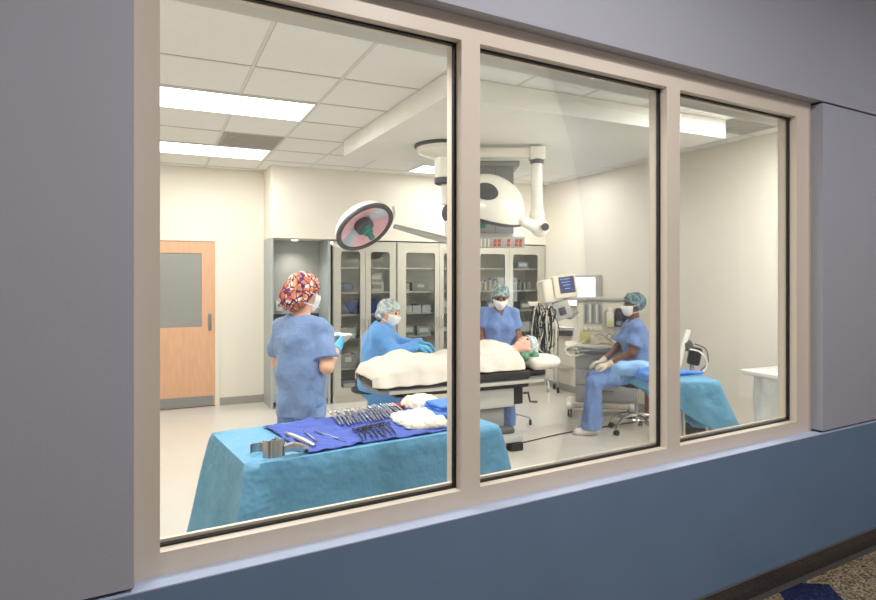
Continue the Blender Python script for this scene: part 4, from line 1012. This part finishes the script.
# yoke around head 1
yk = []
for k in range(9):
    a_ = -PI*.72+PI*k/8; yk.append(c1 + Rm1 @ V((math.cos(a_)*.335, math.sin(a_)*.33, -.03)))
MB().tube(yk, .016, 8, 3).build('yoke', 'white', sl)
# second head on long arm
pe = L_(wd(537, 151, 5.8)); pe.z = -.075
MB().box(tuple((pe+V((0, 0, -.075)))/2), ((pe-V((0, 0, -.075))).length, .09, .085), (0, 0, math.atan2(pe.y, pe.x)), .012).build('long_arm', 'white', sl)
MB().box(tuple(pe+V((0, 0, -.005))), (.15, .15, .125), (0, 0, math.atan2(pe.y, pe.x)), .02).build('arm_joint', 'white', sl)
def pl(prof, c, m, name, seg=24): return MB().lathe(prof, tuple(c), None, seg).build(name, m, sl)
b0 = V((pe.x, pe.y, 0)); zz = lambda y: wd(537, y, 5.8).z-SZ
pl([(.07, zz(158)), (.07, zz(160)), (.06, zz(164)), (.001, zz(164))], b0, 'dgrey', 'collar')
pl([(.052, zz(163)), (.052, zz(211)), (.001, zz(211))], b0, 'white', 'drop_tube')
pl([(.062, zz(210)), (.068, zz(214)), (.068, zz(224)), (.001, zz(226))], b0, 'white', 'elbow_housing')
el = L_(wd(540, 228, 5.75)); MB().ball(tuple(el), (.09, .08, .085)).build('elbow', 'white', sl)
eb = L_(wd(545, 227, 5.66)); MB().cyl(tuple(eb), tuple(eb-F*.02), .035).build('elbow_cap', 'dgrey', sl)
hd2 = L_(wd(486, 197, 5.72)); at2 = L_(wd(517, 219, 5.55))
MB().tube([el, lerp(el, at2, .5).tolist(), at2], [.07, .05, .038], 12).build('short_arm', 'white', sl)
MB().cyl(tuple(at2-R*.04), tuple(at2+R*.05), .04, .035).build('head_joint', 'white', sl)
n2 = (F*.28-R*.22-Z*.85)
lh2, Rm2 = lamp_head(tuple(hd2-Z*.13), n2, F, .36, .34)
# dark oval hand-hold panel on the shell
nb = (-F*.55+Z*.75).normalized()
q_ = Rm2.transposed() @ (V(tuple(wd(488, 184, 5.4)))-V((CO.x, CO.y, SZ))-(hd2-Z*.13))
th = math.atan2(q_.y, q_.x)
mb = MB(); ring0 = []
def shellp(a_, ph_): return (hd2-Z*.13) + Rm2 @ V((.363*math.sin(ph_)*math.cos(a_), .363*math.sin(ph_)*math.sin(a_), -.343*math.cos(ph_)))
phc = .75
mb.grid(lambda u, v: shellp(th+(math.cos(u*2*PI)*v)*.42, phc+.1+(math.sin(u*2*PI)*v)*.26), 28, 5); mb.build('vent_panel', 'dgrey', lh2)

# gas pendant behind
gp = wd(490, 160, 6.8); gd = thing('gas_pendant', 'grey rectangular ceiling pendant with red gas outlets behind the lamp head', 'ceiling pendant', (gp.x, gp.y, SZ), facing(24.9))
hb = SZ-2.09
MB().bx((-.30, -.18, -hb), (.24, .18, -.04), .006).build('column', 'mgrey', gd)
MB().bx((-.34, -.22, -.05), (.30, .22, 0), .006).build('ceiling_flange', 'mgrey', gd)
for sx in (.04,): MB().bx((sx, -.1825, -hb+.02), (sx+.004, -.1802, -.06)).build('seam', 'dgrey', gd)
pn = MB().box((0, -.2, -hb-.02), (.68, .26, .12), (math.radians(18), 0, 0), .008).build('outlet_panel', 'lgrey', gd)
Rp = Euler((math.radians(18), 0, 0)).to_matrix()
def onp(x, z): return V((0, -.2, -hb-.02)) + Rp @ V((x, -.132, z))
for gx in (.05, .17, .275):
    for dx in ((-.022, .022) if gx != .17 else (0,)):
        for dz in (-.022, .022):
            MB().box(tuple(onp(gx+dx, dz)), (.03, .008, .034), Rp, .003).build('gas_outlet', 'redout', pn)
for gx in (-.28, -.24, -.2, -.16, -.12, -.08, -.04): MB().box(tuple(onp(gx, 0)), (.014, .01, .09), Rp).build('socket_strip', 'white', pn)
MB().tube([(-.14, -.2, -hb-.08), (-.13, -.2, -hb-.4), (-.15, -.2, -hb-.75), (-.16, -.2, -hb-.9)], .006, 6, 4).build('hose', 'lgrey', gd)

# ================================================================== ANAESTHESIA MACHINE
am = thing('anaesthesia_machine', 'tall off-white anaesthesia machine with gauges and vaporizers in front of the lit viewer', 'medical machine', (4.50, 6.03, 0), math.atan2(-.6, .8))
aw, ad = .80, .42
MB().bx((0, 0, .1), (aw, ad, .17), .02).build('base', 'offwhite', am)
MB().bx((.1, .03, .17), (aw-.02, ad-.02, .8), .01).build('cabinet', 'lgrey', am)
for k in range(3):
    z = .2+.19*k; d = MB().bx((.12, .012, z), (aw-.04, .03, z+.17), .005).build('drawer', 'lgrey', am)
    MB().bx((.3, -.004, z+.11), (.55, .012, z+.125), .004).build('handle', 'mgrey', d)
for x_, y_ in ((.03, .02), (aw-.05, .02), (.03, ad-.04), (aw-.05, ad-.04)):
    MB().cyl((x_-.02, y_, .055), (x_+.0, y_, .055), .055).cyl((x_+.012, y_, .055), (x_+.03, y_, .055), .055).build('caster', 'black', am)
    if y_ < .1: mesh_obj('caster_cover', sdf_mesh([('e', (x_, y_, .13), (.05, .1, .05), np.eye(3))], .01), 'white', am)
MB().bx((-.02, -.1, .83), (aw, ad-.02, .865), .01).build('work_surface', 'offwhite', am)
MB().bx((.0, -.08, .79), (aw-.02, -.05, .829), .006).build('tray_rail', 'chrome', am)
# upper body
up = MB().bx((.12, .12, .87), (aw-.02, ad-.02, 1.39), .015).build('upper_body', 'offwhite', am)
MB().bx((-.03, .06, 1.39), (aw+.02, ad, 1.425), .01).build('top_shelf', 'lgrey', am)
MB().bx((.2, .113, 1.1), (.42, .12, 1.36)).build('flowmeter_panel', 'lgrey', up)
for k in range(5): MB().cyl((.23+k*.04, .108, 1.12), (.23+k*.04, .108, 1.34), .011, seg=10).build('flow_tube', 'white' if k % 2 else 'mgrey', up)
for k in range(4): MB().cyl((.22+k*.058, .12, 1.045), (.22+k*.058, .085, 1.045), .022, .018, 14).build('control_knob', 'white', up)
for k in range(4):
    gdl = MB().cyl((.50+k*.065, .12, .96), (.50+k*.065, .1, .96), .028, seg=18).build('gauge', 'dgrey', up); MB().cyl((.50+k*.065, .1, .96), (.50+k*.065, .097, .96), .022, seg=16).build('dial', 'paper', gdl)
for k, (mm, tg_) in enumerate((('offwhite', 'yellow'), ('black', 'mgrey'), ('black', 'bluebox'))):
    vp = MB().bx((.46+k*.1, .02, 1.08), (.545+k*.1, .12, 1.25), .012).build('vaporizer', mm, am)
    MB().lathe([(.036, 0), (.036, .04), (.03, .05), (.001, .05)], (.502+k*.1, .07, 1.25), seg=18).build('dial', mm, vp)
    MB().bx((.475+k*.1, .014, 1.1), (.53+k*.1, .02, 1.15)).build('tag_plate', tg_, vp)
MB().bx((.16, .1, .9), (.27, .12, 1.02), .004).build('instruction_card', 'yellow', up)
MB().lathe([(.05, 0), (.055, .01), (.055, .09), (.045, .1), (.001, .1)], (.33, .04, .866)).build('absorber_canister', 'offwhite', am)
MB().tube([(.33, .04, .96), (.38, -.04, 1.0), (.5, -.1, .93), (.55, -.16, .86), (.35, -.17, .84), (.1, -.14, .86)], .011, 10, 6).build('breathing_hose', 'lgrey', am)
MB().tube([(.2, .04, .9), (.12, -.1, .88), (-.02, -.13, .82), (.05, -.12, .74), (.2, -.11, .77)], .010, 10, 6).build('breathing_hose', 'offwhite', am)
for k in range(4): MB().cyl((-.02+k*.05, -.115, .79), (-.02+k*.05, -.09, .79), .018, seg=12).build('port_knob', 'chrome', am)
mesh_obj('glove_heap', sdf_mesh([('c', (.5, 0, .9), (.62, .02, .9), .03, .035), ('c', (.55, -.03, .9), (.66, -.02, .905), .025, .03)], .007, .02, fold=wav(2, .006, 80, 80, 80)), 'glovecream', am)
# film viewer on right wall
va, vb = onX(571, 276, RX1), onX(602.5, 276, RX1)
lv = thing('film_viewer', 'bright white lit x-ray film viewer mounted on the cream wall', 'light box', (RX1, (va.y+vb.y)/2, 1.47)); hy = abs(va.y-vb.y)/2
MB().bx((-.09, -hy, -.24), (0, hy, .23), .01).build('housing', 'lgrey', lv); MB().bx((-.096, -hy+.04, -.2), (-.0905, hy-.03, .19)).build('lit_panel', 'lightbox', lv, smooth=False)
# patient monitor on stand
mp_ = wd(560, 288, 7.15)
mn = thing('patient_monitor', 'off-white patient monitor with dark blue screen, hung with many loose cables', 'monitor', (mp_.x, mp_.y, 0), facing(24.9))
zc = lambda y: H+(HOR-y)*7.15/FOC
cx = lambda x: (x-560)*7.15/FOC
rot = (math.radians(-8), math.radians(-6), math.radians(14))
Rr = Euler(rot).to_matrix()
cc = V((cx(563), 0, zc(287)))
bd = MB().box(tuple(cc), (.30, .16, .27), Rr, .025).build('screen_housing', 'offwhite', mn)
MB().box(tuple(cc+Rr @ V((.015, -.083, .015))), (.19, .006, .19), Rr).build('screen', 'screen', bd)
mb = MB()
for k, zt in enumerate((.07, .035, 0, -.04)): mb.box(tuple(cc+Rr @ V((.0+.005*k, -.0865, zt+.012))), (.13-.02*k, .001, .0025), Rr)
mb.build('screen_traces', 'trace', bd, smooth=False)
MB().box(tuple(cc+Rr @ V((-.19, .05, -.03))), (.16, .2, .27), Rr, .03).build('rear_module', 'offwhite', mn)
MB().box((cx(562), .03, zc(310)), (.2, .12, .22), (0, math.radians(-16), 0), .02).build('module_rack', 'lgrey', mn)
MB().box((cx(562), -.035, zc(311)), (.08, .012, .09), (0, math.radians(-16), 0), .004).build('module_face', 'dgrey', mn)
MB().bx((cx(529), -.02, zc(306)), (cx(552), .1, zc(302)), .006).build('side_shelf', 'offwhite', mn)
MB().tube([(cx(566), .06, zc(316)), (cx(572), .09, zc(318)), (cx(580), .12, zc(312))], .022, 10, 3).build('mount_arm', 'mgrey', mn)
random.seed(11)
for k in range(22):
    x0_ = cx(rnd(533, 552)); x1_ = cx(rnd(536, 556)); zl = zc(rnd(322, 362)); zt = zc(rnd(304, 312)); mm = random.choice(['black', 'dgrey', 'lgrey', 'mgrey', 'offwhite', 'black'])
    y_ = rnd(-.06, .04); bow = rnd(-.05, .05)
    MB().tube([(x0_, y_+.03, zt), (x0_+bow, y_-.03, (zt*2+zl)/3), (x0_+bow*.5, y_-.03, zl+.04), ((x0_+x1_)/2, y_-.03, zl), (x1_, y_-.02, zl+.07), (x1_-bow*1.4, y_, (zl+zt)/2), (x1_+rnd(-.03, .07), y_, zc(rnd(300, 315)))], rnd(.004, .0085), 6, 5).build('cable', mm, mn)
mesh_obj('cuff_bundle', sdf_mesh([('c', (cx(546), -.05, zc(352)), (cx(549), -.03, zc(364)), .05, .045), ('c', (cx(545), -.04, zc(358)), (cx(553), -.02, zc(362)), .03, .03)], .009, .03, fold=wav(9, .01, 60, 60, 60)), 'counter', mn)
iv = wd(509, 300, 7.0); ivs = thing('infusion_stand', 'thin steel stand on castered legs behind the standing worker', 'stand', (iv.x, iv.y, 0), facing(24.9))
MB().cyl((0, 0, .08), (0, 0, 1.2), .012).build('pole', 'chrome', ivs)
for k in range(4):
    a_ = PI/2*k-.25; c, s = math.cos(a_)*.24, math.sin(a_)*.24
    lg = MB().tube([(0, 0, .12), (c*.5, s*.5, .11), (c, s, .08)], .012, 8, 3).build('leg', 'lgrey', ivs); MB().cyl((c-.012, s, .033), (c+.012, s, .033), .032, seg=14).build('caster', 'black', lg)
# steel cart
ca = onZ(558, 393, 0); cart = thing('supply_cart', 'narrow steel wheeled cart with a sloping binder, in the corner behind the machine', 'cart', (ca.x, ca.y, 0), facing(24.9))
cw = .36; cd_ = .3
for x_, y_ in ((0, 0), (cw, 0), (0, cd_), (cw, cd_)):
    lg = MB().cyl((x_, y_, .09), (x_, y_, .93), .012).build('post', 'chrome', cart); MB().cyl((x_-.013, y_, .042), (x_+.013, y_, .042), .042, seg=18).build('caster', 'black', lg)
for z in (.36, .9): MB().bx((-.015, -.015, z), (cw+.015, cd_+.015, z+.02), .004).build('shelf', 'steel', cart)
MB().box((cw/2, cd_/2, .855), (cw-.05, cd_-.04, .07), None, .006).build('drawer', 'dgrey', cart)
bn = thing('clipboard', 'white papers lying on the steel cart top', 'papers', (ca.x+.2, ca.y+.05, .922), facing(20)); MB().box((0, 0, .006), (.26, .3, .012), None, .002).build('board', 'mgrey', bn); MB().box((0, 0, .016), (.22, .27, .008)).build('paper', 'paper', bn)

# ================================================================== RIGHT DRAPED TABLE
RT = .86
ra, rb = onZ(649, 381.5, RT), onZ(719, 380, RT); an2 = math.atan2(rb.y-ra.y, rb.x-ra.x); W2 = (rb-ra).length; D2 = .5
t2 = thing('mayo_stand', 'steel stand under the small blue draped table near the bare wall', 'stand', (ra.x, ra.y, 0), an2)
MB().bx((.02, .02, RT-.03), (W2-.02, D2-.02, RT-.008)).build('tray', 'steel', t2, smooth=False)
for x, y in ((W2-.29, .06), (W2-.05, .08), (W2-.29, D2-.06), (W2-.05, D2-.06)):
    lg = MB().cyl((x, y, .06), (x, y, RT-.03), .013).build('leg', 'chrome', t2); MB().cyl((x-.012, y, .03), (x+.012, y, .03), .03).build('caster', 'black', lg)
d2 = drape('stand_drape', W2, D2, RT-.003, .36, .07, .08, 8, folds=5, amp=.09, hangf=lambda x: .13+.8*min(1, max(0, x/W2))**1.2); d2.location = (ra.x, ra.y, 0); d2.rotation_euler = (0, 0, an2); s_ = d2.modifiers.new('t', 'SOLIDIFY'); s_.thickness = .002
tag(d2, 'teal blue drape hanging over the small table by the bare wall', 'drape')
fl2, ang2 = ra, an2
def TG2(v): c, s = math.cos(an2), math.sin(an2); return V((ra.x+v.x*c-v.y*s, ra.y+v.x*s+v.y*c, v.z))
def heap2(name, x, y, w, d, h, m, label, rz, seed, cat='towel'):
    r = random.Random(seed); P = []
    for k in range(8):
        xx = r.uniform(-w/2, w/2)*.6; yy = r.uniform(-d/2, d/2)*.6
        P.append(('c', (xx-w*.25, yy, h*.35), (xx+w*.25, yy+r.uniform(-.04, .04), h*.4), h*.5, h*.4))
    o = mesh_obj(name, sdf_mesh(P, .007, .03, cuts=[lambda X, Y, Zg: -Zg], fold=wav(seed, .012, 70, 70, 60, 8)), m); o.location = TG2(V((x, y, RT+.004))); o.rotation_euler = (0, 0, an2+rz); tag(o, label, cat); return o
heap2('folded_towel', W2-.18, .25, .42, .5, .035, 'towel2', 'blue towel lying flat on the small draped table', 0, 3)
heap2('folded_towel', .05, .1, .2, .18, .09, 'towel2', 'rolled mid-blue towel at the end of the small draped table', .3, 6)
heap2('crumpled_wrap', .04, .33, .32, .26, .12, 'palewrap', 'crumpled pale blue wrap heaped beside the seated worker elbow', -.1, 9, 'wrap')
rs = thing('red_box', 'small dark red packet between blue cloths on the small table', 'packet', tuple(TG2(V((.17, .03, RT+.09)))), an2); MB().box((0, 0, .0), (.05, .05, .03), None, .005).build('packet_body', 'brown', rs)
bq = wd(654, 300, 6.95)
bn_ = thing('waste_bin', 'narrow red-brown bin on the floor behind the rolling stool', 'bin', (bq.x, bq.y, 0), facing(24.9)); MB().bx((-.08, -.08, 0), (.08, .08, .38), .01).build('bin_body', 'brown', bn_); MB().bx((-.084, -.084, .38), (.084, .084, .41), .008).build('lid', 'brown', bn_)
# equipment behind right table
ep = wd(690, 350, 5.75); eq = thing('equipment_stand', 'black cabled device with a pale tilted rod standing behind the small draped table', 'equipment stand', (ep.x+.03, ep.y, 0), facing(24.9))
MB().cyl((0, 0, .08), (0, 0, .85), .02).build('pole', 'chrome', eq)
MB().bx((-.2, -.2, .05), (.2, .2, .09), .01).build('base', 'dgrey', eq)
MB().bx((-.1, -.12, .16), (.12, .1, .34), .02).build('battery_case', 'black', eq)
for x_, y_ in ((-.17, -.17), (.17, -.17), (-.17, .17), (.17, .17)): MB().cyl((x_-.012, y_, .026), (x_+.012, y_, .026), .025, seg=12).build('caster', 'black', eq)
MB().box((.02, 0, .93), (.1, .1, .17), (0, .2, 0), .02).build('device_head', 'black', eq)
MB().box((-.05, -.02, 1.03), (.08, .08, .09), (0, -.4, 0), .015).build('camera_block', 'dgrey', eq)
MB().tube([(-.14, -.03, .85), (-.09, -.03, 1.05), (-.05, -.03, 1.18)], .026, 10).build('tilted_rod', 'white', eq)
MB().tube([(-.05, -.06, 1.0), (.03, -.1, .98), (.09, -.1, .9), (.08, -.1, .82), (0, -.1, .78), (-.1, -.1, .8)], .008, 8, 6).build('cable', 'white', eq)
MB().tube([(.0, -.05, 1.05), (.1, -.06, 1.0), (.12, -.06, .88), (.05, -.06, .8)], .006, 8, 6).build('cable', 'dgrey', eq)
# lidded bin with clear bag
hp = onY(770, 367, 3.75); hx0 = onX(742, 367, 4.78)
hm = thing('linen_hamper', 'hamper with flat cream lid and clear plastic bag against the bare wall', 'hamper', (4.78, 3.31, 0))
hw, hd_ = .60, .55
MB().bx((0, 0, .80), (hw, hd_, .845), .012).build('lid', 'white', hm)
for x_, y_ in ((.13, .1), (hw-.1, .1), (.13, hd_-.1), (hw-.1, hd_-.1)):
    lg = MB().cyl((x_, y_, .05), (x_, y_, .8), .011).build('leg', 'chrome', hm); MB().cyl((x_-.01, y_, .026), (x_+.01, y_, .026), .025, seg=12).build('caster', 'black', lg)
bg = MB(); rings = []
for j in range(12):
    q = j/11; z = .795-q*.66; ring = []
    for i in range(48):
        a_ = 2*PI*i/48; e = (abs(math.cos(a_))**4+abs(math.sin(a_))**4)**-.25
        rr0 = (.25+.04*q-.02*math.sin(q*3)+.012*math.sin(a_*9+q*4)+.008*math.sin(a_*5-q*9))*(1 if j < 11 else .3)
        ring.append(bg.bm.verts.new((hw/2+rr0*1.02*e*math.cos(a_)*.98, hd_/2+rr0*.98*e*math.sin(a_), z)))
    rings.append(ring)
bg.skin(rings, True); bg.build('plastic_bag', 'bag', hm, angle=80)

# floor cable
pts = [onZ(505, 447, .006), onZ(530, 441, .006), onZ(565, 433, .006), onZ(600, 427.5, .006), onZ(640, 421, .006), onZ(660, 419, .006)]
cb = MB().tube(pts, .006, 8, 6).build('floor_cable', 'black'); tag(cb, 'black cable running across the floor from the operating table base', 'cable')

# ================================================================== LIGHT IN THE CORRIDOR
def downlight(s, p, e, label):
    q = WP(s, p, 3.7); t = thing('corridor_downlight', label, 'ceiling light', tuple(q), 0, 'corridor downlights')
    MB().lathe([(.11, 0), (.115, -.012), (.09, -.012), (.09, -.0005), (.001, -.0005)], seg=32).build('trim_ring', 'white', t)
    MB().lathe([(.088, -.002), (.088, -.005), (.001, -.005)], seg=24).build('lens', 'diffc', t)
    L = bpy.data.lights.new('corridor_lamp', 'AREA'); L.shape = 'DISK'; L.size = .22; L.energy = e*1.08; L.color = (1, .96, .94)
    o = bpy.data.objects.new('corridor_lamp', L); C.objects.link(o); o.location = q-Z*.02
    return t
downlight(1.6, .3, 58, 'round downlight in the corridor ceiling behind the camera')
downlight(4.5, -.35, 42, 'round downlight in the corridor ceiling beyond the window')
downlight(-1.8, .3, 24, 'round downlight in the corridor ceiling further from the window')
w_ = bpy.data.worlds.new('world'); sc.world = w_; w_.use_nodes = True; w_.node_tree.nodes['Background'].inputs[0].default_value = (.5, .55, .65, 1); w_.node_tree.nodes['Background'].inputs[1].default_value = .05

# ================================================================== CAMERA
cam = bpy.data.cameras.new('camera'); co_ = bpy.data.objects.new('camera', cam); C.objects.link(co_)
cam.sensor_width = 36; cam.lens = FOC*36/876; cam.shift_y = -(300-HOR)/876; cam.clip_start = .05
co_.location = (0, 0, H); co_.rotation_euler = (PI/2, 0, -YAW)
sc.camera = co_
sc.cycles.max_bounces = 10; sc.cycles.transparent_max_bounces = 16; sc.cycles.diffuse_bounces = 5
